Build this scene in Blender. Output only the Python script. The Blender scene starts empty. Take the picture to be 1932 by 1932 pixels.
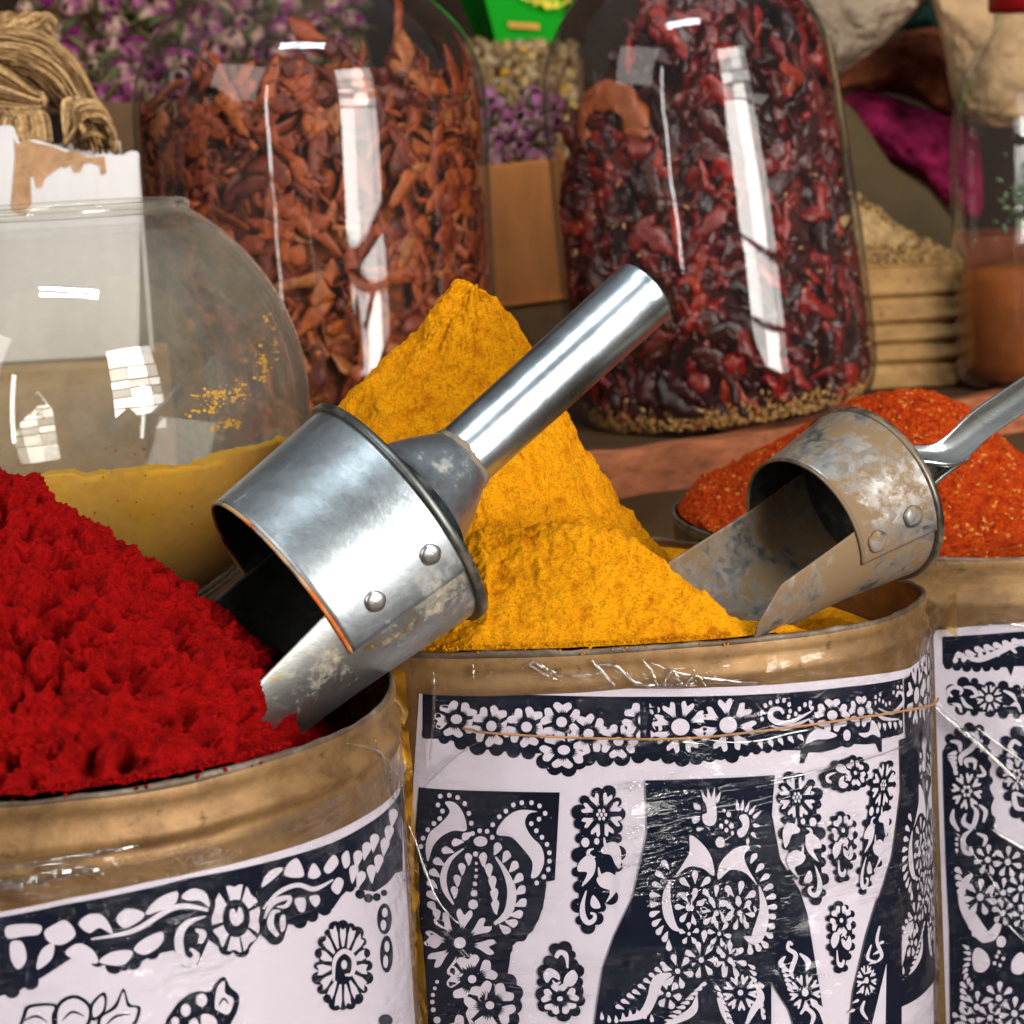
import bpy, bmesh, math, random
import numpy as np
from mathutils import Vector, Matrix
from mathutils.bvhtree import BVHTree
from mathutils.geometry import tessellate_polygon

random.seed(7)
rng = np.random.default_rng(11)
S = bpy.context.scene
COL = S.collection
R_ = math.radians

# ------------------------------------------------------------------ camera
# pixel coordinates used below are those of a 1932 x 1932 view of the place
F = 4086.0
PITCH, ROLL = R_(10), R_(3)
_f = Vector((0, math.cos(PITCH), -math.sin(PITCH)))
_r0 = Vector((1, 0, 0)); _u0 = Vector((0, math.sin(PITCH), math.cos(PITCH)))
_r = _r0 * math.cos(ROLL) - _u0 * math.sin(ROLL)
_u = _r0 * math.sin(ROLL) + _u0 * math.cos(ROLL)
ZR = 0.36                                   # height of the tin rims
CAM = Vector((0, 0, 0.5869976))
cam = bpy.data.cameras.new('camera')
cam.sensor_width = 36; cam.lens = 36 * F / 1932
cam.clip_start = .05; cam.clip_end = 60
cam.dof.use_dof = True; cam.dof.focus_distance = 0.97; cam.dof.aperture_fstop = 15
co = bpy.data.objects.new('camera', cam); COL.objects.link(co)
co.matrix_world = Matrix.Translation(CAM) @ Matrix((_r, _u, -_f)).transposed().to_4x4()
S.camera = co

def ray(px, py):
    return _f + _r * ((px - 966) / F) - _u * ((py - 966) / F)
def at(px, py, D):
    return CAM + ray(px, py) * D
def plane(px, py, z=ZR):
    d = ray(px, py); return CAM + d * ((z - CAM.z) / d.z)
def px2m(D): return D / F

# ------------------------------------------------------------------ world, lamps, exposure
W = bpy.data.worlds.new('World'); S.world = W; W.use_nodes = True
nt = W.node_tree; nt.nodes.clear()
wo = nt.nodes.new('ShaderNodeOutputWorld'); wb = nt.nodes.new('ShaderNodeBackground')
tc = nt.nodes.new('ShaderNodeTexCoord'); sp = nt.nodes.new('ShaderNodeSeparateXYZ')
cr = nt.nodes.new('ShaderNodeValToRGB'); mr = nt.nodes.new('ShaderNodeMapRange')
mr.inputs[1].default_value = -1; mr.inputs[2].default_value = 1
nt.links.new(tc.outputs['Generated'], sp.inputs[0]); nt.links.new(sp.outputs[2], mr.inputs[0])
nt.links.new(mr.outputs[0], cr.inputs[0])
e = cr.color_ramp.elements
e[0].position = 0; e[0].color = (.12, .085, .055, 1)
e[1].position = 1; e[1].color = (.50, .49, .50, 1)
for p_, c_ in ((.42, (.17, .13, .10, 1)), (.50, (.36, .32, .28, 1)), (.62, (.32, .31, .30, 1)), (.8, (.25, .26, .28, 1))):
    n_ = e.new(p_); n_.color = c_
nt.links.new(cr.outputs[0], wb.inputs[0]); wb.inputs[1].default_value = 0.50
nt.links.new(wb.outputs[0], wo.inputs[0])

def area(name, loc, target, sx, sy, power, color, spread=180, roll=0):
    L = bpy.data.lights.new(name, 'AREA'); L.shape = 'RECTANGLE'; L.size = sx; L.size_y = sy
    L.energy = power; L.color = color; L.spread = R_(spread)
    o = bpy.data.objects.new(name, L); COL.objects.link(o)
    d = Vector(target) - Vector(loc)
    o.rotation_euler = d.to_track_quat('-Z', 'Y').to_euler(); o.rotation_euler.rotate_axis('Z', roll)
    o.location = loc
    return o
# the street opening behind the camera to the right: bays between its bars
aim = (0.05, 1.2, .45)
for h0, h1, fl, fr_ in ((-1.15, -.62, .75, 1.1), (-.60, -.24, .55, 1.25), (-.20, .16, 1.1, .7), (.20, .50, .9, 1.3), (.53, .78, .35, 1.0), (.82, 1.05, 1.0, .5), (1.10, 1.50, .5, .8), (1.56, 2.25, .7, .9)):  # top two bays added for light from above
    zc = (h0 + h1) / 2
    for dx_, wd_, pf in ((-.42, .60, fl), (.23, .66, fr_), (.76, .36, fl * .5)):
        area('street_daylight', (2.05 + dx_ * .83, -1.75 + dx_ * .55, .55 + zc), (0.05 + dx_ * .83, 1.2 + dx_ * .55, .5 + zc * .8), wd_, h1 - h0, 62 * pf * (h1 - h0) * wd_, (1, .96, .91))
area('narrow_gap', (-1.45, -1.75, .85), (.1, 1.6, .5), .10, 1.9, 11, (1, .98, .96))
area('left_fill', (-2.7, -.9, 2.1), (0, 1.5, .5), 2.3, 1.9, 46, (1, .96, .91))  # added soft fill, brightens boxes and bowl from the left
for x_, y_, z_ in ((-.35, .15, 2.5), (.15, .15, 2.5), (-.35, .27, 2.55), (.15, .27, 2.55)):
    area('tube_lamp', (x_, y_, z_), (x_ * .6, 1.6, .5), .50, .016, 5.5, (.84, .95, 1))

S.view_settings.view_transform = 'Standard'; S.view_settings.look = 'None'
S.view_settings.gamma = 1; S.view_settings.use_curve_mapping = False
S.view_settings.exposure = -0.12
S.render.engine = 'CYCLES'
cy = S.cycles
cy.use_denoising = True; cy.max_bounces = 6; cy.diffuse_bounces = 2; cy.glossy_bounces = 3
cy.transparent_max_bounces = 40; cy.transmission_bounces = 4
cy.caustics_reflective = False; cy.caustics_refractive = False
cy.sample_clamp_indirect = 6; cy.use_adaptive_sampling = True; cy.adaptive_threshold = .025; cy.adaptive_min_samples = 24

# ------------------------------------------------------------------ materials
def new_mat(name):
    m = bpy.data.materials.new(name); m.use_nodes = True
    n = m.node_tree; n.nodes.clear()
    out = n.nodes.new('ShaderNodeOutputMaterial')
    return m, n, out
def N(n, typ, **kw):
    x = n.nodes.new('ShaderNode' + typ)
    for k, v in kw.items():
        if k.startswith('_'): setattr(x, k[1:], v)
        else:
            key = int(k[1:]) if k[0] == 'i' and k[1:].isdigit() else k
            x.inputs[key].default_value = v
    return x
def ramp(n, src, stops, interp='LINEAR'):
    r = n.nodes.new('ShaderNodeValToRGB'); r.color_ramp.interpolation = interp
    el = r.color_ramp.elements
    for i, (p, c) in enumerate(stops):
        if i < 2: el[i].position = p; el[i].color = (*c, 1)
        else: q = el.new(p); q.color = (*c, 1)
    n.links.new(src, r.inputs[0]); return r.outputs[0]
def coords(n, scale=(1, 1, 1), rot=(0, 0, 0)):
    t = n.nodes.new('ShaderNodeTexCoord'); m = n.nodes.new('ShaderNodeMapping')
    m.inputs['Scale'].default_value = scale; m.inputs['Rotation'].default_value = rot
    n.links.new(t.outputs['Object'], m.inputs[0]); return m.outputs[0]
def noise(n, co_, scale, detail=5, rough=.55, dist=0):
    x = N(n, 'TexNoise', Scale=scale, Detail=detail, Roughness=rough, Distortion=dist)
    n.links.new(co_, x.inputs['Vector']); return x.outputs['Fac']
def mixc(n, fac, a, b, mode='MIX'):
    x = n.nodes.new('ShaderNodeMix'); x.data_type = 'RGBA'; x.blend_type = mode
    for sock, v in ((x.inputs[0], fac), (x.inputs[6], a), (x.inputs[7], b)):
        if hasattr(v, 'node'): n.links.new(v, sock)
        else: sock.default_value = v if not isinstance(v, tuple) else (*v, 1)[:4]
    return x.outputs[2]
def bump(n, h, strength, dist, prev=None):
    b = N(n, 'Bump', Strength=strength, Distance=dist); n.links.new(h, b.inputs['Height'])
    if prev is not None: n.links.new(prev, b.inputs['Normal'])
    return b.outputs[0]
def bsdf(n, out, color, rough=.6, metal=0., spec=.5, nrm=None, **kw):
    b = n.nodes.new('ShaderNodeBsdfPrincipled')
    for key, v in (('Base Color', color), ('Roughness', rough), ('Metallic', metal)):
        if hasattr(v, 'node'): n.links.new(v, b.inputs[key])
        else: b.inputs[key].default_value = v if not isinstance(v, tuple) else (*v, 1)
    b.inputs['Specular IOR Level'].default_value = spec
    if nrm is not None: n.links.new(nrm, b.inputs['Normal'])
    for k, v in kw.items(): b.inputs[k].default_value = v
    n.links.new(b.outputs[0], out.inputs[0]); return b

def powder(name, c_dark, c_mid, c_light, s1=60, s2=420, bd=.0016, bs=.8, spots=None):
    m, n, out = new_mat(name); c = coords(n)
    a = noise(n, c, s1, 8, .7); b = noise(n, c, s2, 4, .7)
    col = ramp(n, a, ((.3, c_dark), (.48, c_mid), (.75, c_light)))
    col = mixc(n, ramp(n, b, ((.36, (1, 1, 1)), (.5, (0, 0, 0)))), col, tuple(v * .72 for v in c_mid[:1]) + tuple(v * .5 for v in c_mid[1:]))
    if spots:
        v = N(n, 'TexVoronoi', Scale=spots[1]); n.links.new(c, v.inputs['Vector'])
        sepr = n.nodes.new('ShaderNodeSeparateColor'); n.links.new(v.outputs['Color'], sepr.inputs[0])
        k = ramp(n, sepr.outputs[0], ((.0, (0, 0, 0)), (spots[2], (0, 0, 0)), (spots[2] + .02, (1, 1, 1))))
        col = mixc(n, k, col, spots[0])
    nr = bump(n, a, bs, bd * 2.2); nr = bump(n, b, bs, bd * .5, nr)
    bsdf(n, out, col, .95, 0, .12, nr); return m

M = {}
M['turmeric'] = powder('turmeric_powder', (.46, .12, .001), (.84, .335, .002), (.92, .42, .005), 110, 800, .0014, .9)
M['paprika'] = powder('paprika_powder', (.10, .0, .0), (.38, .001, .001), (.50, .004, .003), 130, 700, .0020, 1.0)
M['flakes'] = powder('chili_flakes', (.26, .015, .003), (.60, .055, .004), (.76, .13, .008), 130, 600, .002, 1.0, ((.80, .30, .06), 480, .94))
M['yellow'] = None

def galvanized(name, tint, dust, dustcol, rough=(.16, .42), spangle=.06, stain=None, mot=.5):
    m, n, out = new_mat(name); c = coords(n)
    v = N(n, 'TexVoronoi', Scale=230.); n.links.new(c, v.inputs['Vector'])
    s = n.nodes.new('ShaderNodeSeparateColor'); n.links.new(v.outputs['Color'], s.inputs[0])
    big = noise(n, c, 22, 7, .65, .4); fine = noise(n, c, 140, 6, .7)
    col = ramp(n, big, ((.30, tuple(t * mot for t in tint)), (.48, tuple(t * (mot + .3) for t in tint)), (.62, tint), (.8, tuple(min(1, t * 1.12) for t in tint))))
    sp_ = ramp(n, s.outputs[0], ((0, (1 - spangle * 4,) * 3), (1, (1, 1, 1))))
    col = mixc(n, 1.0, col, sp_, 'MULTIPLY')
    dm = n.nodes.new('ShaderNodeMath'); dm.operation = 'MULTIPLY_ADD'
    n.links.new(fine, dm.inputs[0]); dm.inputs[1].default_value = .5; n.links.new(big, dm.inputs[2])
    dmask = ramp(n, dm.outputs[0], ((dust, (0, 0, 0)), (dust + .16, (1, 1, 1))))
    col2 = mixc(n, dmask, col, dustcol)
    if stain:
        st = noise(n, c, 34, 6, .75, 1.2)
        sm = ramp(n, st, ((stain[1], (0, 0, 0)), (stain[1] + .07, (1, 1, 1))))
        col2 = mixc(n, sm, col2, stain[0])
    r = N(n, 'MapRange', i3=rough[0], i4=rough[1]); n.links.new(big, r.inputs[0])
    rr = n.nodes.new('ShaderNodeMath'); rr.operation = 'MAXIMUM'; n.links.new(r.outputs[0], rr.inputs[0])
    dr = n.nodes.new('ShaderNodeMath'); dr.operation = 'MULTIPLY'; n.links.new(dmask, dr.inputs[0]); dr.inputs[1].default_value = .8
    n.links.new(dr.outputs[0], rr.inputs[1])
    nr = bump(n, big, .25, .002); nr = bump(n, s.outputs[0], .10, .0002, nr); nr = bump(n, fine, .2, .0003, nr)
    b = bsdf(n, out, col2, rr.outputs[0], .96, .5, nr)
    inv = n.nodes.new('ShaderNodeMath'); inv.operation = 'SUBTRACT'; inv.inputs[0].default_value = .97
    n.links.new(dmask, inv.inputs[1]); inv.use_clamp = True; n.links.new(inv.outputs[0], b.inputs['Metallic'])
    return m
M['zinc'] = galvanized('zinc_sheet', (.60, .66, .70), .86, (.42, .38, .30), (.30, .52), .04, ((.50, .36, .18), .70))
M['zinc_tray'] = galvanized('zinc_tray_sheet', (.60, .62, .60), .84, (.55, .44, .24), (.30, .48), .03, ((.72, .42, .08), .58), .75)
M['zinc_tube'] = galvanized('zinc_tube', (.58, .65, .70), 1.02, (.4, .38, .35), (.22, .38), .02)
M['zinc_old'] = galvanized('dusty_zinc', (.46, .45, .43), .63, (.22, .14, .07), (.36, .54), .12, None, .8)
M['steel'] = galvanized('bent_steel', (.66, .70, .68), .95, (.4, .36, .26), (.2, .34), .01)
M['solder'] = galvanized('solder_bead', (.30, .27, .24), .6, (.25, .19, .14), (.4, .6), .1)
M['flange'] = galvanized('flange_edge', (.20, .21, .20), .8, (.20, .15, .09), (.3, .5), .02)
M['flange_old'] = galvanized('dusty_flange', (.26, .24, .20), .66, (.20, .13, .07), (.3, .5), .04)
M['inside'] = galvanized('shaded_scoop_inside', (.10, .10, .095), .8, (.09, .06, .035), (.5, .7), .05)  # shade of the scoop interiors put into a near black metal colour
M['rivet'] = galvanized('rivet_metal', (.66, .66, .66), .9, (.5, .36, .2), (.2, .34), .0)

def brass(name, c1, c2, c3, rough=.34, metal=.75):
    m, n, out = new_mat(name); c = coords(n, (1, 1, 1.3))
    a = noise(n, c, 26, 8, .75, .2); b = noise(n, c, 90, 6, .7)
    col = ramp(n, a, ((.32, c1), (.5, c2), (.68, c3)))
    col = mixc(n, ramp(n, b, ((.60, (0, 0, 0)), (.72, (1, 1, 1)))), col, (.10, .055, .025))
    r = N(n, 'MapRange', i3=rough - .08, i4=rough + .25); n.links.new(b, r.inputs[0])
    nr = bump(n, a, .3, .002); nr = bump(n, b, .25, .0004, nr)
    bsdf(n, out, col, r.outputs[0], metal, .5, nr); return m
M['brass'] = brass('lacquered_tin', (.15, .075, .027), (.28, .155, .060), (.38, .225, .090), .45, .45)
M['rim'] = brass('worn_rim', (.07, .045, .03), (.16, .115, .08), (.34, .29, .23), .5, .5)
M['tin_back'] = brass('dull_ribbed_tin', (.22, .115, .035), (.38, .20, .06), (.48, .27, .09), .55, .3)
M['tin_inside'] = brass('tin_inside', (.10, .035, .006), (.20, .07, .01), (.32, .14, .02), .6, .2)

def flat(name, col, rough=.7, spec=.3, var=.15, ns=40, bs=.2, bd=.0006, stretch=(1, 1, 1)):
    m, n, out = new_mat(name); c = coords(n, stretch)
    a = noise(n, c, ns, 7, .65)
    cc = ramp(n, a, ((.3, tuple(v * (1 - var) for v in col)), (.7, tuple(min(1, v * (1 + var)) for v in col))))
    bsdf(n, out, cc, rough, 0, spec, bump(n, a, bs, bd)); return m
M['paper'] = flat('poster_paper', (.66, .60, .69), .6, .3, .03, 12, .15, .001)
M['ink'] = flat('poster_ink', (.003, .006, .018), .8, .08, .35, 30, .1, .0005)
M['box_white'] = flat('white_card', (.66, .62, .61), .8, .2, .06, 60, .3, .0008, (1, 1, .05))
M['box_torn'] = flat('torn_card', (.44, .25, .13), .9, .1, .35, 90, .7, .002)
M['yellow'] = flat('yellow_powder', (1.0, .47, .006), .95, .02, .12, 160, .7, .0010)
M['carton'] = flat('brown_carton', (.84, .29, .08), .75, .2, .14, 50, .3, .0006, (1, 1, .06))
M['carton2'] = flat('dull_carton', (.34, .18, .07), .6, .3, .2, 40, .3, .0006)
M['carton_dark'] = flat('dark_carton', (.16, .085, .04), .8, .2, .2, 40)
M['wood'] = flat('painted_board', (.44, .145, .065), .8, .12, .6, 40, .8, .003, (.25, 1, 1.6))
M['wood_top'] = flat('board_top', (.09, .048, .026), .95, .05, .3, 30, .5, .0015, (.2, 1, 1))  # the jar's shadow is put into this darker brown
M['dark'] = flat('dark_wall', (.030, .018, .012), .9, .1, .4, 6)
M['ground'] = flat('stall_floor', (.09, .06, .04), .9, .2, .3, 8)
M['olive'] = flat('olive_board', (.085, .05, .012), .6, .3, .3, 14)
M['green'] = flat('green_pack', (.001, .29, .004), .5, .1, .05, 30, .1, .0004)
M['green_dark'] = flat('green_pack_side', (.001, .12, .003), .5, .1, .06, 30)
M['pack_yellow'] = flat('pack_yellow_print', (.80, .66, .03), .5, .4, .1, 60)
M['pack_orange'] = flat('pack_orange_print', (.62, .26, .03), .5, .4, .1, 60)
M['cloth_green'] = flat('green_cloth', (.003, .020, .013), .8, .2, .3, 20)
M['stone'] = flat('grey_stone_lump', (.40, .29, .20), .75, .3, .4, 12, .8, .006)
M['stone2'] = flat('tan_stone_lump', (.48, .30, .15), .75, .3, .4, 14, .8, .006)
M['rust'] = flat('rust_lump', (.27, .075, .030), .8, .2, .5, 16, .9, .006)
M['magenta'] = flat('magenta_cake', (.22, .010, .055), .9, .1, .75, 34, 1., .008)
M['band'] = flat('orange_band', (.40, .19, .07), .5, .4, .35, 90)
M['lid'] = flat('red_lid', (.32, .006, .006), .35, .5, .05, 30)
M['amber'] = flat('amber_content', (.33, .085, .015), .6, .3, .5, 12)
M['peel'] = flat('orange_peel', (.30, .065, .012), .35, .5, .5, 60, .8, .003)

def island(name, stops, rough=.5, spec=.4, bs=.6, bd=.0008, ns=150, mott=None):
    m, n, out = new_mat(name); c = coords(n)
    g = n.nodes.new('ShaderNodeNewGeometry')
    col = ramp(n, g.outputs['Random Per Island'], stops)
    a = noise(n, c, ns, 6, .65)
    col = mixc(n, ramp(n, a, ((.35, (.9, .9, .9)), (.65, (0, 0, 0)))), col, mixc(n, 1., col, (.42, .36, .34), 'MULTIPLY'))
    if mott: col = mixc(n, ramp(n, noise(n, c, mott[1], 4, .6), ((.5, (0, 0, 0)), (.62, (1, 1, 1)))), col, mott[0])
    bsdf(n, out, col, rough, 0, spec, bump(n, a, bs, bd)); return m
M['mace'] = island('mace_blade', ((0, (.10, .014, .004)), (.3, (.24, .034, .007)), (.6, (.37, .062, .010)), (.88, (.47, .10, .014)), (1, (.44, .15, .04))), .5, .4)
M['chili'] = island('dried_chili', ((0, (.022, .002, .002)), (.4, (.07, .003, .003)), (.72, (.19, .006, .004)), (.96, (.36, .010, .006)), (1, (.38, .05, .01))), .28, .6, .8, .002, 90)
M['seed'] = island('chili_seed', ((0, (.52, .24, .06)), (1, (.78, .46, .15))), .5, .4, .2)
M['petal'] = island('rose_petal', ((0, (.10, .004, .055)), (.4, (.24, .018, .15)), (.75, (.40, .08, .24)), (1, (.56, .30, .22))), .7, .2, .5, .002, 70, ((.52, .34, .24), 45))
M['petal_pink'] = island('pink_petal', ((0, (.42, .10, .26)), (.5, (.58, .20, .38)), (1, (.55, .36, .30))), .7, .2, .5, .002, 70)
M['sepal'] = island('rose_sepal', ((0, (.06, .09, .02)), (.6, (.17, .18, .06)), (1, (.34, .26, .12))), .8, .2)
M['chamomile'] = island('chamomile_head', ((0, (.20, .12, .05)), (.5, (.42, .28, .13)), (.8, (.58, .44, .26)), (1, (.66, .36, .03))), .8, .2, .8, .002, 200)
M['grain'] = island('dried_grain', ((0, (.22, .10, .03)), (.4, (.54, .31, .11)), (.8, (.70, .48, .22)), (1, (.78, .44, .04))), .7, .3, .5)
M['straw'] = island('dried_stalk', ((0, (.13, .06, .02)), (.3, (.40, .22, .08)), (.6, (.60, .38, .16)), (1, (.86, .56, .26))), .6, .3, .3, .0005, 300)

def fres(n, nr):
    g = n.nodes.new('ShaderNodeNewGeometry'); q = N(n, 'MapRange', i3=1.5, i4=1 / 1.5); n.links.new(g.outputs['Backfacing'], q.inputs[0])
    fr = n.nodes.new('ShaderNodeFresnel'); n.links.new(q.outputs[0], fr.inputs['IOR']); n.links.new(nr, fr.inputs['Normal']); return fr
def glass(name, tint=(.93, .94, .92), dust=.02, dustcol=(.5, .5, .45), boost=1.0, wav=.25, edge=.55, ior=1.5, rough=.0, wscale=9, patch=None):
    m, n, out = new_mat(name); c = coords(n, (1, 1, .55))
    w = noise(n, c, wscale, 2, .4, .3)
    nr = bump(n, w, wav, .004)
    fr = fres(n, nr)
    mul = n.nodes.new('ShaderNodeMath'); mul.operation = 'MULTIPLY'; mul.use_clamp = True
    n.links.new(fr.outputs[0], mul.inputs[0]); mul.inputs[1].default_value = boost
    lw = N(n, 'LayerWeight', Blend=.30)
    pw = n.nodes.new('ShaderNodeMath'); pw.operation = 'POWER'; n.links.new(lw.outputs['Facing'], pw.inputs[0]); pw.inputs[1].default_value = 2.5
    tcol = mixc(n, pw.outputs[0], tint, tuple(t * edge for t in tint))
    tr = n.nodes.new('ShaderNodeBsdfTransparent'); n.links.new(tcol, tr.inputs[0])
    gl = N(n, 'BsdfGlossy', Roughness=rough); gl.inputs[0].default_value = (1, 1, 1, 1); n.links.new(nr, gl.inputs['Normal'])
    mx = n.nodes.new('ShaderNodeMixShader'); n.links.new(mul.outputs[0], mx.inputs[0])
    n.links.new(tr.outputs[0], mx.inputs[1]); n.links.new(gl.outputs[0], mx.inputs[2])
    last = mx.outputs[0]
    df = n.nodes.new('ShaderNodeBsdfDiffuse'); df.inputs[0].default_value = (*dustcol, 1)
    dn = noise(n, coords(n), 30, 3, .75)
    dm = N(n, 'MapRange', i1=.3, i2=.75, i3=dust * .5, i4=dust * 1.6); n.links.new(dn, dm.inputs[0])
    p3 = n.nodes.new('ShaderNodeMath'); p3.operation = 'POWER'; n.links.new(lw.outputs['Facing'], p3.inputs[0]); p3.inputs[1].default_value = 4
    ma = n.nodes.new('ShaderNodeMath'); ma.operation = 'MULTIPLY_ADD'; ma.inputs[1].default_value = min(.5, dust * 7); n.links.new(p3.outputs[0], ma.inputs[0]); n.links.new(dm.outputs[0], ma.inputs[2])
    m2 = n.nodes.new('ShaderNodeMixShader'); n.links.new(ma.outputs[0], m2.inputs[0])
    n.links.new(last, m2.inputs[1]); n.links.new(df.outputs[0], m2.inputs[2]); last = m2.outputs[0]
    n.links.new(last, out.inputs[0]); return m
M['jar_glass'] = glass('jar_glass', (.97, .975, .965), dust=.008, dustcol=(.55, .52, .50), boost=1.15, wav=.34, wscale=13)
M['bowl_glass'] = glass('bowl_glass', (.985, .985, .97), .055, (.74, .70, .56), 1.2, .18, .6)
M['wrap'] = glass('clear_wrap', (.97, .965, .95), .03, (.7, .66, .62), 1.5, .0, .8, 1.5, .06)

def wrapmat(name, tint, dust, dustcol, scale, rot, strength, boost):
    m, n, out = new_mat(name)
    c = coords(n, scale, rot)
    w = noise(n, c, 62, 4, .65, 1.5); mk = ramp(n, noise(n, coords(n), 16, 2, .5, 1.0), ((.46, (.05, .05, .05)), (.62, (1, 1, 1)))); w = mixc(n, mk, (.5, .5, .5), ramp(n, w, ((.44, (.3, .3, .3)), (.52, (.42, .42, .42)), (.57, (.72, .72, .72)), (.7, (.8, .8, .8))))); nr = bump(n, w, strength, .0026)
    w2 = noise(n, coords(n), 11, 2, .6, 2.0); nr = bump(n, w2, .5, .010, nr)
    fr = fres(n, nr)
    mul = n.nodes.new('ShaderNodeMath'); mul.operation = 'MULTIPLY'; mul.use_clamp = True
    n.links.new(fr.outputs[0], mul.inputs[0]); mul.inputs[1].default_value = boost
    tr = n.nodes.new('ShaderNodeBsdfTransparent'); tr.inputs[0].default_value = (*tint, 1)
    gl = N(n, 'BsdfGlossy', Roughness=.06); n.links.new(nr, gl.inputs['Normal'])
    mx = n.nodes.new('ShaderNodeMixShader'); n.links.new(mul.outputs[0], mx.inputs[0])
    n.links.new(tr.outputs[0], mx.inputs[1]); n.links.new(gl.outputs[0], mx.inputs[2])
    df = n.nodes.new('ShaderNodeBsdfDiffuse'); df.inputs[0].default_value = (*dustcol, 1)
    k = N(n, 'MapRange', i1=.45, i2=.75, i3=dust * .4, i4=dust * 2.5); n.links.new(w, k.inputs[0])
    m2 = n.nodes.new('ShaderNodeMixShader'); n.links.new(k.outputs[0], m2.inputs[0])
    n.links.new(mx.outputs[0], m2.inputs[1]); n.links.new(df.outputs[0], m2.inputs[2])
    n.links.new(m2.outputs[0], out.inputs[0]); return m
M['wrap'] = wrapmat('clear_wrap', (.985, .98, .97), .0005, (.7, .66, .62), (1, 1, 7), (0, R_(-15), 0), .65, 1.0)
M['wrap_yellow'] = wrapmat('stained_wrap', (.90, .62, .18), .30, (.72, .36, .03), (1, 1, .6), (0, 0, 0), .9, 1.5)
M['tape'] = wrapmat('clear_tape', (.92, .84, .66), .18, (.60, .40, .18), (1, 1, 1), (0, 0, 0), .2, 1.2)

# ------------------------------------------------------------------ object helpers
def link(name, verts, faces, mats, parent=None, smooth=True, midx=None):
    me = bpy.data.meshes.new(name)
    me.from_pydata([tuple(v) for v in verts], [], [tuple(f) for f in faces])
    if not isinstance(mats, (list, tuple)): mats = [mats]
    for m in mats: me.materials.append(m)
    if midx is not None: me.polygons.foreach_set('material_index', np.array(midx, dtype=np.int32))
    if smooth: me.polygons.foreach_set('use_smooth', np.ones(len(me.polygons), dtype=bool))
    me.update()
    o = bpy.data.objects.new(name, me); COL.objects.link(o)
    if parent is not None: adopt(o, parent)
    return o
def adopt(o, parent):
    o.parent = parent; o.matrix_parent_inverse = Matrix.Translation(-parent.location)
def tag(o, label, cat=None, group=None, kind=None):
    if label: o['label'] = label
    if cat: o['category'] = cat
    if group: o['group'] = group
    if kind: o['kind'] = kind
    return o
def empty(name, loc, label, cat, group=None, kind=None):
    o = bpy.data.objects.new(name, None); o.location = loc; o.empty_display_size = .02
    COL.objects.link(o); return tag(o, label, cat, group, kind)

class MB:
    def __init__(s): s.v = []; s.f = []; s.m = []
    def add(s, v, f, m=0):
        k = len(s.v); s.v += [tuple(p) for p in v]; s.f += [tuple(i + k for i in q) for q in f]; s.m += [m] * len(f)
    def box(s, c, h, rot=None, m=0):
        c = Vector(c); rot = rot or Matrix.Identity(3)
        v = [c + rot @ Vector((x * h[0], y * h[1], z * h[2])) for x in (-1, 1) for y in (-1, 1) for z in (-1, 1)]
        s.add(v, [(0, 1, 3, 2), (4, 6, 7, 5), (0, 4, 5, 1), (2, 3, 7, 6), (0, 2, 6, 4), (1, 5, 7, 3)], m)
    def tube(s, pts, rad, n=6, m=0, cap=True):
        pts = [Vector(p) for p in pts]; rads = rad if isinstance(rad, (list, tuple)) else [rad] * len(pts)
        rings = []; ref = Vector((.13, .2, 1)).normalized()
        for i, p in enumerate(pts):
            d = (pts[min(i + 1, len(pts) - 1)] - pts[max(i - 1, 0)]).normalized()
            a = d.cross(ref)
            if a.length < .05: a = d.cross(Vector((1, 0, 0)))
            a.normalize(); b = d.cross(a)
            rings.append([p + (a * math.cos(2 * math.pi * k / n) + b * math.sin(2 * math.pi * k / n)) * rads[i] for k in range(n)])
        v = [q for r_ in rings for q in r_]; f = []
        for i in range(len(pts) - 1):
            for k in range(n):
                f.append((i * n + k, i * n + (k + 1) % n, (i + 1) * n + (k + 1) % n, (i + 1) * n + k))
        if cap: f += [tuple(range(n))[::-1], tuple((len(pts) - 1) * n + k for k in range(n))]
        s.add(v, f, m)
    def build(s, name, mats, parent=None, smooth=True):
        return link(name, s.v, s.f, mats, parent, smooth, s.m)
def bevel(o, w=.002, seg=2):
    b = o.modifiers.new('bevel', 'BEVEL'); b.width = w; b.segments = seg; b.limit_method = 'ANGLE'
def solid(o, t, offset=-1):
    m = o.modifiers.new('thick', 'SOLIDIFY'); m.thickness = t; m.offset = offset; return m

# ---- numpy value noise
_perm = rng.permutation(4096).astype(np.int64)
_val = rng.random(4096) * 2 - 1
def vnoise(P):
    i = np.floor(P).astype(np.int64); f = P - i; f = f * f * f * (f * (f * 6 - 15) + 10)
    def h(a, b, c): return _val[_perm[(_perm[(_perm[a & 4095] + b) & 4095] + c) & 4095]]
    x, y, z = i[..., 0], i[..., 1], i[..., 2]; r = 0
    for dx in (0, 1):
        for dy in (0, 1):
            for dz in (0, 1):
                w = (f[..., 0] if dx else 1 - f[..., 0]) * (f[..., 1] if dy else 1 - f[..., 1]) * (f[..., 2] if dz else 1 - f[..., 2])
                r = r + w * h(x + dx, y + dy, z + dz)
    return r
def fbm(P, scale, octv=4, gain=.5, ridged=False):
    s = 0; a = 1; P = P * scale
    for _ in range(octv):
        n = vnoise(P + 31.7 * _)
        s = s + a * ((1 - 2 * np.abs(n)) if ridged else n); a *= gain; P = P * 2.03
    return s

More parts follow.
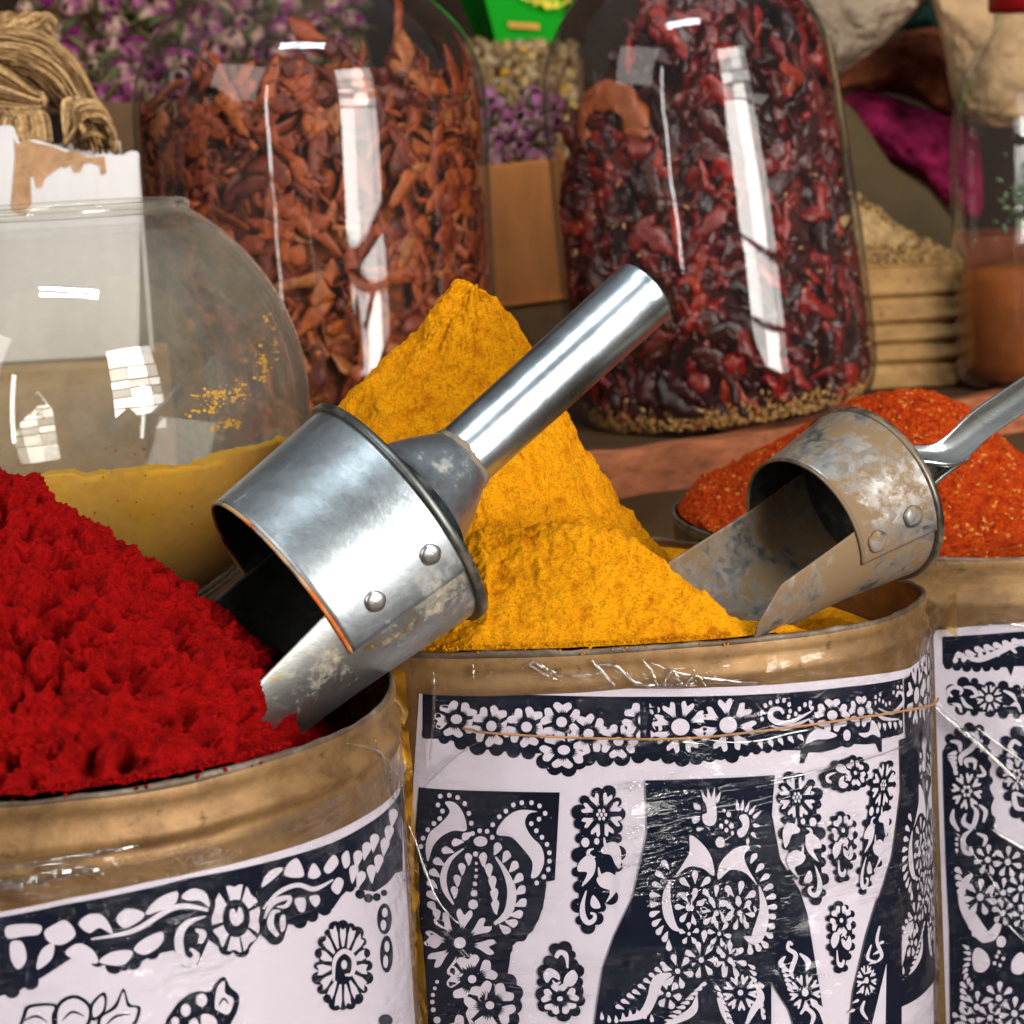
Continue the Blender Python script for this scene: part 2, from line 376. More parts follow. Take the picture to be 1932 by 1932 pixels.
def catmull(pts, k=6, closed=True):
    P = [tuple(p) for p in pts]; n = len(P); out = []
    rng_ = range(n) if closed else range(n - 1)
    for i in rng_:
        if closed: a, b, c, d = P[i - 1], P[i], P[(i + 1) % n], P[(i + 2) % n]
        else: a, b, c, d = P[max(i - 1, 0)], P[i], P[i + 1], P[min(i + 2, n - 1)]
        for j in range(k):
            t = j / k
            out.append(tuple(.5 * (2 * b[q] + (c[q] - a[q]) * t + (2 * a[q] - 5 * b[q] + 4 * c[q] - d[q]) * t * t + (3 * b[q] - a[q] - 3 * c[q] + d[q]) * t ** 3) for q in range(len(b))))
    if not closed: out.append(P[-1])
    return out

# ------------------------------------------------------------------ tins
class Foot:
    """closed outline of a tin seen from above, parametrised by arc length"""
    def __init__(s, pts, k=14):
        P = np.array(catmull(pts, k)); 
        a = np.sum(P[:, 0] * np.roll(P[:, 1], -1) - np.roll(P[:, 0], -1) * P[:, 1])
        if a < 0: P = P[::-1]
        d = np.linalg.norm(np.roll(P, -1, 0) - P, axis=1)
        s.u = np.r_[0, np.cumsum(d)]; s.L = s.u[-1]; s.P = np.vstack([P, P[:1]])
        t = np.roll(P, -1, 0) - np.roll(P, 1, 0); t /= np.linalg.norm(t, axis=1)[:, None]
        n = np.c_[t[:, 1], -t[:, 0]]; s.n = np.vstack([n, n[:1]]); s.c = P.mean(0)
    def xy(s, u, off=0.):
        u = np.mod(u, s.L)
        return np.stack([np.interp(u, s.u, s.P[:, 0]) + off * np.interp(u, s.u, s.n[:, 0]),
                         np.interp(u, s.u, s.P[:, 1]) + off * np.interp(u, s.u, s.n[:, 1])], -1)
    def hit(s, px, py):
        d = ray(px, py); best = None
        A = s.P[:-1]; B = s.P[1:]; E = B - A
        den = d.x * (-E[:, 1]) + d.y * E[:, 0]
        # solve t*d = A + w*E  (camera at x=y=0)
        t = (A[:, 0] * (-E[:, 1]) + A[:, 1] * E[:, 0]) / np.where(abs(den) < 1e-12, 1e-12, den)
        w = (d.x * A[:, 1] - d.y * A[:, 0]) / np.where(abs(den) < 1e-12, 1e-12, den)
        ok = (w >= -1e-6) & (w <= 1 + 1e-6) & (t > 0)
        if not ok.any():   # beyond the silhouette: nearest tangent
            ang = np.arctan2(s.P[:-1, 0], s.P[:-1, 1]); a = math.atan2(d.x, d.y)
            i = int(np.argmin(abs(ang - a))); tt = np.hypot(*s.P[i]) / math.hypot(d.x, d.y)
            return s.u[i], CAM.z + tt * d.z
        i = np.where(ok)[0]; j = i[np.argmin(t[i])]
        return s.u[j] + w[j] * np.linalg.norm(E[j]), CAM.z + t[j] * d.z

def ring_mesh(foot, prof, n=260):
    u = np.linspace(0, foot.L, n, endpoint=False); v = []; f = []
    for z, off in prof:
        xy = foot.xy(u, off); v += [(x, y, z) for x, y in xy]
    for i in range(len(prof) - 1):
        for k in range(n):
            f.append((i * n + k, i * n + (k + 1) % n, (i + 1) * n + (k + 1) % n, (i + 1) * n + k))
    return v, f
def make_tin(foot, label, prof_out, inner=.20, wob=.0012):
    c = foot.c; t = empty('spice_tin', (c[0], c[1], 0), label, 'tin', 'spice tins in the front row')
    v, f = ring_mesh(foot, [(z, o) for z, o in prof_out] )
    n = 260; base = len(v) - n
    v.append((c[0], c[1], prof_out[-1][0])); f += [(base + k, base + (k + 1) % n, len(v) - 1) for k in range(n)]
    V = np.array(v); V[:, 2] += np.where(V[:, 2] > .3, fbm(V * [1, 1, .2], 14, 3) * wob, 0)
    link('body', V, f, M['brass'], t)
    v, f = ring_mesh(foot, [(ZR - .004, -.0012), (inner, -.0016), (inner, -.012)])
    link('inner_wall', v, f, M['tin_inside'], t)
    u = np.linspace(0, foot.L, 301)[:-1]; xy = foot.xy(u, 0.0)
    zz = ZR - .002 + fbm(np.c_[xy, xy[:, :1] * 0], 14, 3) * wob
    mb = MB(); rr = .0011
    nrm = foot.xy(u, 1.) - foot.xy(u, 0.)
    K = 10; vv = []; ff = []
    hh = 1 + .5 * fbm(np.c_[xy, xy[:, :1] * 0], 90, 3)
    for i in range(300):
        for k in range(K):
            a = 2 * math.pi * k / K
            vv.append((xy[i, 0] + nrm[i, 0] * rr * math.cos(a), xy[i, 1] + nrm[i, 1] * rr * math.cos(a), zz[i] - .0012 + (.0024 if math.sin(a) < 0 else .0012 * hh[i]) * math.sin(a)))
    for i in range(300):
        for k in range(K):
            ff.append((i * K + k, i * K + (k + 1) % K, ((i + 1) % 300) * K + (k + 1) % K, ((i + 1) % 300) * K + k))
    link('rim', vv, ff, M['rim'], t)
    return t

FM = Foot([(.02, 1.205), (-.04, 1.19), (-.085, 1.14), (-.108, 1.07), (-.100, 1.0), (-.075, .965), (-.05, .948), (-.023, .941), (.028, .936), (.08, .937), (.12, .946), (.151, .960), (.173, .976), (.188, .998), (.197, 1.025),
           (.190, 1.056), (.165, 1.09), (.135, 1.13), (.105, 1.165), (.075, 1.19)])
FL = Foot([(-.193 + .138 * math.cos(a), .893 + .138 * math.sin(a)) for a in np.linspace(0, 2 * math.pi, 25)[:-1] + math.pi / 2])
FR = Foot([(.262 + .166 * math.cos(a), 1.26 + .166 * math.sin(a)) for a in np.linspace(0, 2 * math.pi, 25)[:-1] + math.pi / 2])

std = lambda z1, z2: [(ZR - .003, .0004), (ZR - .006, .0016), (ZR - .009, .0006), (z1 + .002, .0004), (z1, .0020), (z1 - .004, .0020), (z1 - .006, .0004), (z2, .0005), (.12, .0005), (.0, .0005)]
tinL = make_tin(FL, 'brass coloured tin heaped with red powder, cut off by the left side', [(ZR - .003, .0004), (ZR - .006, .0016), (ZR - .009, .0004), (.345, .0002), (.341, .0028), (.338, .0030), (.336, .0008), (.333, .0004), (.331, .0016), (.329, .0004), (.30, .0005), (.12, .0005), (.0, .0005)])
tinM = make_tin(FM, 'brass coloured tin heaped with orange yellow powder, second scoop standing in it', std(.345, .30))
tinR = make_tin(FR, 'brass coloured tin of orange red chilli flakes, cut off by the right side', std(.335, .30))

# ------------------------------------------------------------------ printed posters
def circ(x, y, rx, ry=None, n=14):
    ry = ry or rx
    return [(x + rx * math.cos(2 * math.pi * k / n), y + ry * math.sin(2 * math.pi * k / n)) for k in range(n)]
def blob(pts, k=5): return catmull(pts, k)
def stroke(pts, w, k=6):
    n = len(pts)
    if not isinstance(w, (list, tuple)): w = [w * .35] + [w] * (n - 2) + [w * .5]
    P = catmull([(*p, w[i]) for i, p in enumerate(pts)], k, False)
    L, Rr = [], []
    for i in range(len(P)):
        a = P[max(i - 1, 0)]; b = P[min(i + 1, len(P) - 1)]
        dx, dy = b[0] - a[0], b[1] - a[1]; d = math.hypot(dx, dy) or 1
        L.append((P[i][0] - dy / d * P[i][2], P[i][1] + dx / d * P[i][2]))
        Rr.append((P[i][0] + dy / d * P[i][2], P[i][1] - dx / d * P[i][2]))
    return L + Rr[::-1]
def drop(x, y, L, Wd, ang, bend=.25):
    """head at (x,y), tail running off in direction ang (degrees), slightly bent"""
    a = R_(ang); dx, dy = math.cos(a), math.sin(a); px_, py_ = -dy, dx
    pts = []; ws = []
    for t in (0, .12, .3, .55, .8, 1.):
        q = bend * L * math.sin(t * math.pi * .5) ** 2
        pts.append((x + dx * L * t + px_ * q, y + dy * L * t + py_ * q))
        ws.append(Wd * {0: .35, .12: .85, .3: 1., .55: .72, .8: .38, 1.: .05}[t])
    return stroke(pts, ws, 3)
def flower(cx, cy, rx, ry, n=5, rot=0., cr=.24, style='pansy', cluster=False, fill=.84):
    out = []; w = math.pi / n * fill
    for k in range(n):
        a0 = rot + 2 * math.pi * k / n
        if style == 'pansy':
            loc = [(-.75, .50), (-.95, .70), (-1., .9), (-.62, 1.02), (-.25, .93), (0, .84), (.25, .93), (.62, 1.03), (1., .88), (.92, .66), (.72, .50)]
            outer = catmull(loc, 3, False)
            teeth = [(.5, .60), (.42, .47), (.22, .66), (.12, .46), (-.08, .68), (-.2, .46), (-.4, .62), (-.52, .46)]
            loc = outer + teeth
        elif style == 'heart':
            loc = catmull([(-.30, .42), (-.62, .66), (-.8, .9), (-.45, 1.03), (0, .84), (.45, 1.03), (.8, .9), (.62, .66), (.30, .42)], 3, False) + [(.12, .56), (0, .44), (-.12, .56)]
        else:
            loc = catmull([(0, .36), (-.5, .58), (-.72, .86), (-.3, 1.04), (.3, 1.04), (.72, .86), (.5, .58)], 3) 
            loc = [q for q in loc]
        P = []
        for t, r in loc:
            a = a0 + t * w
            P.append((cx + rx * r * math.cos(a), cy + ry * r * math.sin(a)))
        out.append(P)
        if style == 'drop': pass
    if cluster:
        out.append(circ(cx, cy, rx * .075, ry * .09, 8))
        for k in range(6): out.append(circ(cx + rx * .2 * math.cos(k * 1.047), cy + ry * .2 * math.sin(k * 1.047), rx * .075, ry * .09, 8))
    else: out.append(circ(cx, cy, rx * cr, ry * cr))
    return out

class Poster:
    def __init__(s, foot, off): s.foot = foot; s.off = off; s.K = []; s.Wh = []; s.T = None; s.lev = 0
    def mp(s, P):
        return [s.foot.hit(*s.T(*p)) for p in P]
    def k(s, *polys):
        s.lev += 1
        for p in polys: s.K.append((s.lev, s.mp(p)))
    def w(s, *polys):
        s.lev += 1
        for p in polys: s.Wh.append((s.lev, s.mp(p)))
    def scallop(s, pts, r, fill=True):
        if fill: s.k([p for p in pts])
        for i, p in enumerate(pts): s.k(circ(p[0], p[1], r * (1 + .25 * math.sin(i * 2.3))))
    def build(s, sheet, parent, name='poster', step=.004):
        V, Fc, mi = [], [], []
        cache = {}
        def emit(poly, off, m):
            q0 = [p for i, p in enumerate(poly) if abs(p[0] - poly[i - 1][0]) + abs(p[1] - poly[i - 1][1]) > 1e-7]
            if len(q0) < 3: return
            for t in tessellate_polygon([[Vector((a * 100, b * 100, 0)) for a, b in q0]]):
                tri = [q0[j] for j in t]
                ar = (tri[1][0] - tri[0][0]) * (tri[2][1] - tri[0][1]) - (tri[2][0] - tri[0][0]) * (tri[1][1] - tri[0][1])
                if abs(ar) < 1e-11: continue
                if ar < 0: tri = tri[::-1]
                i0 = int(math.floor(min(p[0] for p in tri) / step)); i1 = int(math.floor(max(p[0] for p in tri) / step))
                for i in range(i0, i1 + 1):
                    q = tri if i0 == i1 else clip(clip(tri, i * step, 1), (i + 1) * step, -1)
                    if len(q) < 3: continue
                    if abs(sum(q[a - 1][0] * q[a][1] - q[a][0] * q[a - 1][1] for a in range(len(q)))) < 1e-11: continue
                    base = len(V); U = np.array(q); xy = s.foot.xy(U[:, 0], off)
                    V.extend((float(a), float(b), float(c)) for (a, b), c in zip(xy, U[:, 1]))
                    Fc.append(tuple(range(base, base + len(q)))); mi.append(m)
        emit(s.mp(sheet), s.off, 0)
        q = min(4e-6, .0013 / max(1, s.lev))
        for lv, p in s.K: emit(p, s.off + .0001 + lv * q, 1)
        for lv, p in s.Wh: emit(p, s.off + .0001 + lv * q, 0)
        return link(name, V, Fc, [M['paper'], M['ink']], parent, False, mi)
def clip(P, x, sgn):
    out = []; n = len(P)
    for i in range(n):
        a = P[i - 1]; b = P[i]; ia = (a[0] - x) * sgn >= 0; ib = (b[0] - x) * sgn >= 0
        if ia != ib:
            t = (x - a[0]) / (b[0] - a[0]); out.append((x, a[1] + t * (b[1] - a[1])))
        if ib: out.append(b)
    return out

T1 = lambda x, y: (x * .3515 + 754.7, y * .3515 + 1252.8)
T2 = lambda x, y: (x * .3515 + 965.6, y * .3515 + 1252.8)
T2 = lambda x, y: ((1600 + x / 2.147) * .7547, y * .3515 + 1252.8)
TL = lambda x, y: (x * .3906, 1252.8 + y * .3906)
TR = lambda x, y: (1660.4 + x * .4141, 1132 + y * .4141)

def affine(src0, src1, dst0, dst1, sx=1.):
    """maps the segment src0-src1 (top-bottom of a motif) on dst0-dst1, widths scaled by sx"""
    ax, ay = src1[0] - src0[0], src1[1] - src0[1]; L = math.hypot(ax, ay); ax /= L; ay /= L
    bx, by = dst1[0] - dst0[0], dst1[1] - dst0[1]; k = math.hypot(bx, by) / L; bl = math.hypot(bx, by); bx /= bl; by /= bl
    def f(p):
        dx, dy = p[0] - src0[0], p[1] - src0[1]
        t = dx * ax + dy * ay; q = -dx * ay + dy * ax
        return (dst0[0] + bx * t * k - by * q * sx, dst0[1] + by * t * k + bx * q * sx)
    return f
LM = dict(a=(1065, 655), b=(1000, 1440),
    out=[(1060, 690), (1120, 685), (1165, 735), (1172, 800), (1160, 870), (1165, 930), (1172, 1010), (1165, 1080), (1145, 1170), (1130, 1245), (1080, 1300), (1058, 1360), (1010, 1405), (968, 1370), (958, 1290), (965, 1190), (950, 1110), (962, 1020), (970, 930), (965, 850), (962, 790), (990, 725)],
    wh=flower(1082, 803, 108, 118, 8, .35, style='heart', cluster=True) + [circ(995, 952, 22, 26), circ(1056, 946, 14, 18)] + [
    blob([(1150, 948), (1185, 1000), (1180, 1090), (1155, 1070), (1130, 1020), (1085, 1010), (1085, 980)]),
    blob([(1020, 1015), (1050, 1060), (1035, 1130), (975, 1188), (1005, 1115), (955, 1105), (965, 1055)]),
    blob([(1125, 1112), (1172, 1150), (1160, 1215), (1105, 1275), (1128, 1215), (1078, 1190), (1055, 1150), (1085, 1120)]),
    stroke([(1040, 985), (1012, 1000), (1016, 1035), (1048, 1030)], 9), stroke([(1095, 925), (1104, 966), (1128, 955)], 9),
    stroke([(1065, 1085), (1075, 1130), (1100, 1120)], 9),
    stroke([(1000, 1210), (980, 1290), (985, 1350), (1010, 1382), (1040, 1368), (1045, 1340), (1022, 1330)], [3, 12, 16, 14, 12, 9, 6]),
    blob([(1035, 1235), (1062, 1262), (1075, 1300), (1040, 1305), (1022, 1280)])])
SM = dict(a=(860, 1500), b=(865, 1895),
    out=[(835, 1525), (885, 1520), (920, 1555), (922, 1610), (955, 1640), (958, 1700), (945, 1750), (965, 1800), (940, 1855), (880, 1872), (820, 1862), (775, 1825), (768, 1765), (762, 1700), (778, 1645), (805, 1590)],
    wh=flower(860, 1790, 100, 84, 5, .9, style='pansy', cr=.16) + [
    stroke([(838, 1570), (858, 1542), (892, 1556), (900, 1625)], [10, 14, 12, 4]),
    blob([(770, 1660), (800, 1625), (850, 1650), (858, 1690), (820, 1675), (790, 1705)]),
    blob([(930, 1635), (955, 1675), (925, 1722), (880, 1712), (890, 1665)]), stroke([(820, 1690), (838, 1712), (862, 1700)], 8)])
def medal(P, D, d0, d1, sx):
    f = affine(D['a'], D['b'], d0, d1, sx)
    P.scallop([f(q) for q in D['out']], 34 * sx)
    P.w(*[[f(q) for q in w_] for w_ in D['wh']])

# ---- middle tin
PM = Poster(FM, .0008)
PM.T = T1
PM.k([(125, 140), (600, 158), (1100, 172), (1503, 172), (1503, 470), (1400, 480), (1200, 500), (1000, 500), (800, 480), (600, 470), (400, 450), (250, 400), (125, 395)])
for x, y, r in ((150, 370, 30), (240, 395, 32), (330, 420, 38), (420, 440, 48), (520, 450, 42), (610, 462, 40), (690, 470, 40), (770, 520, 40), (830, 550, 45), (905, 558, 45), (960, 520, 45), (1010, 500, 45), (1100, 500, 50), (1190, 500, 46), (1280, 490, 42), (1360, 480, 40), (1450, 490, 40)):
    PM.k(circ(x, y, r))
for x, y, rx, ry, ro in ((305, 293, 118, 98, .5), (492, 330, 108, 110, .15), (680, 335, 112, 108, .15), (868, 308, 112, 108, 1.0), (880, 458, 128, 100, .4), (1012, 372, 108, 106, .75), (1172, 412, 105, 92, .35), (1305, 300, 112, 100, .2)):
    PM.k(circ(x, y, rx * .97, ry * .97)); PM.w(*flower(x, y, rx, ry, 5, ro, .26))
PM.T = T2
PM.k([(0, 172), (400, 168), (800, 150), (1100, 120), (1400, 75), (1403, 370), (1290, 400), (1290, 470), (1275, 470), (1255, 425), (1200, 430), (1105, 425), (1040, 455), (960, 475), (900, 470), (875, 530), (850, 530), (855, 460), (700, 460), (600, 470), (500, 500), (300, 520), (0, 480)])
for x, y, r in ((20, 480, 30), (80, 480, 38), (150, 495, 40), (225, 505, 44), (300, 500, 40), (370, 490, 36), (430, 480, 34), (490, 490, 40), (560, 470, 26), (620, 460, 24), (680, 452, 24), (740, 445, 24), (800, 440, 22), (1105, 405, 42), (1330, 375, 18), (1370, 365, 18)):
    PM.k(circ(x, y, r))
PM.w(*flower(215, 335, 150, 138, 8, .3, .33, 'heart')); PM.k(circ(470, 325, 140, 132)); PM.w(*flower(470, 325, 148, 140, 7, .1, .32, 'heart'))
PM.w(*flower(1025, 272, 92, 90, 5, -.3, .30), *flower(1178, 252, 64, 84, 5, -.3, .30), circ(1103, 380, 20, 30))
PM.w(blob([(885, 425), (905, 370), (960, 345), (1050, 378), (1000, 400), (940, 402)]), blob([(1165, 370), (1220, 360), (1235, 300), (1265, 330), (1280, 390), (1240, 375), (1200, 392)]))
PM.w(stroke([(765, 262), (745, 238), (705, 245), (695, 280), (730, 308), (800, 310), (915, 250)], [8, 10, 13, 15, 15, 13, 3]))
PM.w(stroke([(700, 330), (760, 345), (830, 325), (905, 290)], [3, 10, 11, 3]))
for x, y in ((668, 220), (652, 255), (650, 292), (695, 205), (732, 197), (767, 192), (795, 215), (800, 250), (792, 280), (830, 265), (850, 238), (880, 215), (908, 205), (850, 280)): PM.w(circ(x, y, 10, 13, 10))
for i in range(5): PM.w(drop(640 + i * 52, 410 - i * 9, 42, 13, 100 - i * 5, -.4))
for i in range(4): PM.w(drop(925 + (i % 2) * 30, 240 + i * 38, 34, 12, 200, .3))
PM.w(stroke([(1365, 175), (1378, 150), (1402, 165), (1402, 205), (1340, 262), (1270, 235)], [6, 8, 9, 9, 9, 3]), stroke([(1250, 255), (1300, 290), (1380, 295)], [3, 10, 3]))
for x, y in ((1255, 175), (1275, 190), (1295, 200), (1255, 205), (1310, 215), (1372, 122), (1392, 122), (1350, 150), (1280, 160), (1330, 208)): PM.w(circ(x, y, 6, 12, 8))
for i in range(5): PM.w(drop(1275 + i * 28, 312 - i * 3 + (i % 2) * 6, 40, 9, 105, -.3))
# left panel
PM.T = T1
PM.k([(108, 657), (858, 685), (832, 1155), (790, 1165), (770, 1290), (745, 1370), (700, 1440), (650, 1470), (600, 1510), (590, 1600), (580, 1660), (640, 1740), (650, 1800), (630, 1880), (640, 2080), (95, 2080), (100, 1500), (82, 1100), (85, 940)])
for x, y, r in ((750, 1190, 34), (745, 1240, 36), (735, 1295, 36), (715, 1350, 36), (690, 1405, 34), (650, 1450, 36), (590, 1470, 40), (570, 1520, 38), (560, 1590, 30), (540, 1650, 30), (585, 1700, 44), (620, 1760, 44), (615, 1830, 44), (600, 1900, 44), (620, 1990, 44), (118, 1330, 30), (115, 1500, 28), (112, 1180, 30), (118, 1420, 26)):
    PM.k(circ(x, y, r))
PM.w(blob([(245, 737), (300, 742), (345, 805), (358, 888), (290, 890), (228, 920), (182, 975), (156, 1055), (143, 985), (162, 905), (222, 850), (270, 790)]),
     blob([(738, 787), (692, 800), (672, 850), (705, 920), (758, 975), (775, 1050), (748, 1125), (705, 1142), (712, 1060), (660, 985), (600, 925), (520, 907), (560, 830), (640, 780)]))
for x, y in ((220, 705), (268, 700), (312, 712), (350, 745), (372, 797), (385, 850), (208, 752), (232, 785), (218, 825), (187, 852), (155, 885), (130, 930), (118, 975), (500, 858), (535, 815), (570, 785), (610, 752), (655, 740), (707, 740), (750, 757), (780, 797), (747, 828), (706, 852), (733, 890), (763, 925), (790, 963), (803, 1008), (803, 1053), (797, 1098), (773, 1137), (735, 1170), (392, 905), (430, 890), (470, 893), (497, 925)):
    PM.w(circ(x, y, 12.5, 13.5, 10))
PM.w(circ(435, 947, 37, 28))
for x, y, r in ((408, 1015, 14), (412, 1065, 8), (412, 1100, 9), (410, 1135, 10), (405, 1175, 12), (400, 1225, 18), (395, 1285, 26), (205, 1700, 10), (193, 1735, 10), (183, 1770, 11), (180, 1808, 12), (185, 1850, 13), (205, 1905, 19), (220, 1950, 20)): PM.w(circ(x, y, r))
for x, y, a in ((335, 925, 150), (282, 950, 130), (232, 985, 110), (190, 1040, 95), (170, 1098, 90), (160, 1155, 85), (160, 1212, 75), (168, 1268, 65), (205, 1310, 40)):
    PM.w(drop(x, y, 62, 21, 180 - a + 180 + 150, -.35))
for x, y, a in ((540, 960, 60), (590, 1005, 65), (635, 1062, 75), (662, 1130, 85), (675, 1200, 95), (682, 1272, 105), (660, 1340, 120), (630, 1395, 140), (585, 1440, 165)):
    PM.w(drop(x, y, 66, 23, a + 80, -.35))
PM.w(stroke([(345, 985), (272, 1045), (238, 1130), (248, 1210), (292, 1285)], [3, 12, 17, 14, 4]), stroke([(515, 1030), (570, 1115), (602, 1220), (580, 1330), (508, 1390)], [5, 14, 24, 22, 8]))
for i, (x, y) in enumerate(((375, 1012), (340, 1065), (315, 1128), (300, 1190))): PM.w(drop(x, y, 60, 20, 120, -.45))
for i, (x, y) in enumerate(((440, 1010), (470, 1068), (490, 1135), (500, 1200), (505, 1262))): PM.w(drop(x, y, 72, 22, 50, .5))
for x, y, rx, ry, n_, ro, st_ in ((325, 1490, 185, 178, 8, .15, 'heart'), (375, 1985, 125, 120, 5, .1, 'pansy'), (390, 1685, 135, 130, 5, .75, 'pansy'), (485, 1825, 138, 130, 5, .5, 'pansy')):
    PM.k(circ(x, y, rx * .95, ry * .95)); PM.w(*flower(x, y, rx, ry, n_, ro, .17, st_))
PM.w(blob([(150, 1480), (200, 1440), (225, 1490), (190, 1520)]))
medal(PM, LM, (1065, 655), (1000, 1440), 1.0)
medal(PM, SM, (860, 1500), (865, 1895), 1.0)
# V shaped field of medallions
PM.T = T2
medal(PM, LM, (840, 575), (945, 1288), -.86)
medal(PM, LM, (1300, 505), (1175, 1248), .52)
medal(PM, SM, (970, 625), (1205, 560), .72)
medal(PM, SM, (1078, 1165), (1075, 787), .60)
medal(PM, SM, (1070, 1650), (1065, 1268), .60)
# centre panel, and the same panel again round the corner
k0, w0 = len(PM.K), len(PM.Wh)
PM.k([(27, 618), (360, 608), (715, 590), (700, 800), (745, 1040), (850, 1210), (890, 1340), (940, 1650), (985, 1932), (1000, 2080), (860, 2080), (790, 1850), (697, 1705), (697, 2080), (-262, 2080), (-228, 1800), (-198, 1620), (-138, 1450), (-38, 1240), (37, 900)])
for a in range(4): PM.w(drop(378 + (a - 1.5) * 16, 735 + abs(a - 1.5) * 3, 80 - 8 * abs(a - 1.5), 11, 245 + a * 16, 0))
PM.w(blob([(350, 740), (378, 728), (402, 745), (405, 830), (380, 862), (340, 850), (330, 805), (355, 790)]), blob([(275, 815), (300, 808), (318, 830), (285, 850)]), blob([(285, 740), (315, 750), (320, 775), (290, 770)]), drop(300, 885, 40, 10, 330))
for a in range(5): PM.w(drop(520 + a * 20, 780 - a * 2 + a * a * 3, 60, 10, 262 + a * 14, 0))
PM.w(blob([(525, 815), (560, 800), (580, 840), (565, 900), (530, 925), (515, 890), (545, 860)]), drop(600, 860, 38, 11, -10), drop(590, 900, 40, 10, 30), drop(570, 930, 42, 9, 75), circ(425, 950, 25, 29))
for x, y, r in ((430, 862, 11), (458, 840, 10), (485, 862, 13), (458, 885, 11), (490, 900, 9), (470, 800, 13), (445, 780, 9)): PM.w(circ(x, y, r, r * 1.2, 10))
PM.w(blob([(265, 913), (330, 958), (378, 1030), (392, 1128), (330, 1088), (255, 1082), (185, 1135), (225, 1070), (262, 1000)]), blob([(583, 975), (553, 1020), (568, 1080), (622, 1180), (560, 1115), (480, 1098), (415, 1150), (422, 1070), (480, 1000), (540, 970)]))
PM.w(stroke([(165, 1150), (140, 1230), (148, 1330), (178, 1400), (215, 1425)], [5, 20, 26, 18, 4]), stroke([(632, 1185), (655, 1290), (648, 1380), (610, 1470), (550, 1455)], [4, 20, 32, 30, 4]))
for x, y, r, n_, ro in ((293, 1213, 96, 7, .2), (272, 1300, 84, 7, .5), (398, 1285, 92, 8, .1), (405, 1330, 80, 7, .7), (522, 1272, 98, 7, .4), (528, 1330, 78, 7, .1), (335, 1530, 92, 7, .3), (440, 1555, 82, 7, .6), (478, 1582, 84, 7, .2), (325, 1580, 84, 7, .9), (260, 1440, 52, 5, .9), (200, 1640, 80, 6, .2), (420, 1440, 60, 6, .2)):
    PM.k(circ(x, y, r * 1.03, r * 1.15))
    PM.w(*flower(x, y, r, r * 1.12, n_, ro, .17, 'drop', fill=.62))
for x, y, a in ((120, 1045, 75), (85, 1105, 60), (65, 1165, 45), (50, 1225, 30), (48, 1282, 15), (48, 1338, 0), (62, 1392, -15), (85, 1440, -30), (120, 1480, -45), (150, 1530, -70)): PM.w(drop(x, y, 58, 16, a, -.3))
for x, y, a in ((610, 1010, 95), (650, 1065, 110), (680, 1120, 120), (702, 1175, 130), (718, 1232, 140), (725, 1290, 150), (720, 1345, 160), (715, 1400, 170), (705, 1455, 185), (680, 1510, 200), (640, 1530, 215), (590, 1550, 240)): PM.w(drop(x, y, 58, 16, a, .3))
PM.w(stroke([(165, 1655), (95, 1690), (60, 1790), (10, 1870), (-110, 1905)], [8, 30, 26, 22, 5]), stroke([(300, 1770), (280, 1850), (200, 1900), (120, 1932)], [4, 22, 18, 4]))
for i in range(9): PM.w(drop(110 - i * 30, 1590 + i * 30 - (i > 5) * 8, 48, 12, 60 - i * 2, -.3))
for i in range(9): PM.w(drop(350 - i * 22, 1700 + i * 26, 45, 11, 130 + i * 5, .3))
for i in range(8): PM.w(drop(-200 + i * 38, 1900 + 18 * math.sin(i), 40, 11, 240, .3))
PM.w(*flower(150, 1765, 66, 76, 6, .2, .2, 'drop'), *flower(532, 1755, 92, 96, 9, .1, .16, 'heart'), *flower(875, 1755, 82, 96, 9, .1, .22, 'heart'))
PM.w(stroke([(610, 1700), (640, 1780), (600, 1850), (560, 1932)], [4, 20, 18, 6]), stroke([(420, 1780), (440, 1860), (470, 1932)], [14, 12, 4]))
for i in range(9): PM.w(drop(610 + 8 * math.sin(i) + (i > 2) * 45, 1625 + i * 34, 44, 11, 190 + i * 4, .3))
for i in range(6): PM.w(drop(395 + i * 14, 1720 + i * 36, 44, 11, 20, .3))
PM.w(stroke([(808, 1500), (790, 1485), (785, 1520), (825, 1555), (800, 1640), (815, 1680)], [7, 8, 10, 12, 12, 4]), stroke([(845, 1545), (890, 1590), (880, 1640)], [4, 16, 4]), stroke([(770, 1560), (745, 1600), (790, 1640)], [4, 14, 5]))
for i in range(5): PM.w(drop(750 + i * 8, 1640 + i * 22, 42, 11, -10 + i * 12, 0))
PM.w(stroke([(905, 1810), (960, 1850), (980, 1932)], [6, 16, 6]), stroke([(850, 1870), (880, 1840), (920, 1880), (900, 1940)], [6, 10, 12, 6]))
k1, w1 = len(PM.K), len(PM.Wh)
du = PM.mp([(1380, 495)])[0][0] - PM.mp([(27, 618)])[0][0]
for lst, a, b in ((PM.K, k0, k1), (PM.Wh, w0, w1)):
    for lv, P_ in lst[a:b]: lst.append((lv, [(u + du, z) for u, z in P_]))
PM.k([(1300, 1380), (1385, 1180), (1385, 2080), (1100, 2080), (1130, 1750), (1200, 1450), (1262, 1240)])
PM.w([(1305, 1600), (1298, 2080), (1190, 2080)])
PM.w(*flower(1200, 1690, 52, 80, 9, .1, .22, 'heart'), stroke([(1270, 1400), (1255, 1480), (1280, 1560), (1240, 1600)], [5, 9, 9, 3]), stroke([(1225, 1500), (1205, 1570), (1240, 1590)], [4, 9, 4]), stroke([(1190, 1800), (1175, 1850), (1205, 1900)], [5, 10, 5]))
for i in range(8): PM.w(drop(1290 - i * 22, 1480 + i * 52, 40, 8, 130, .3))
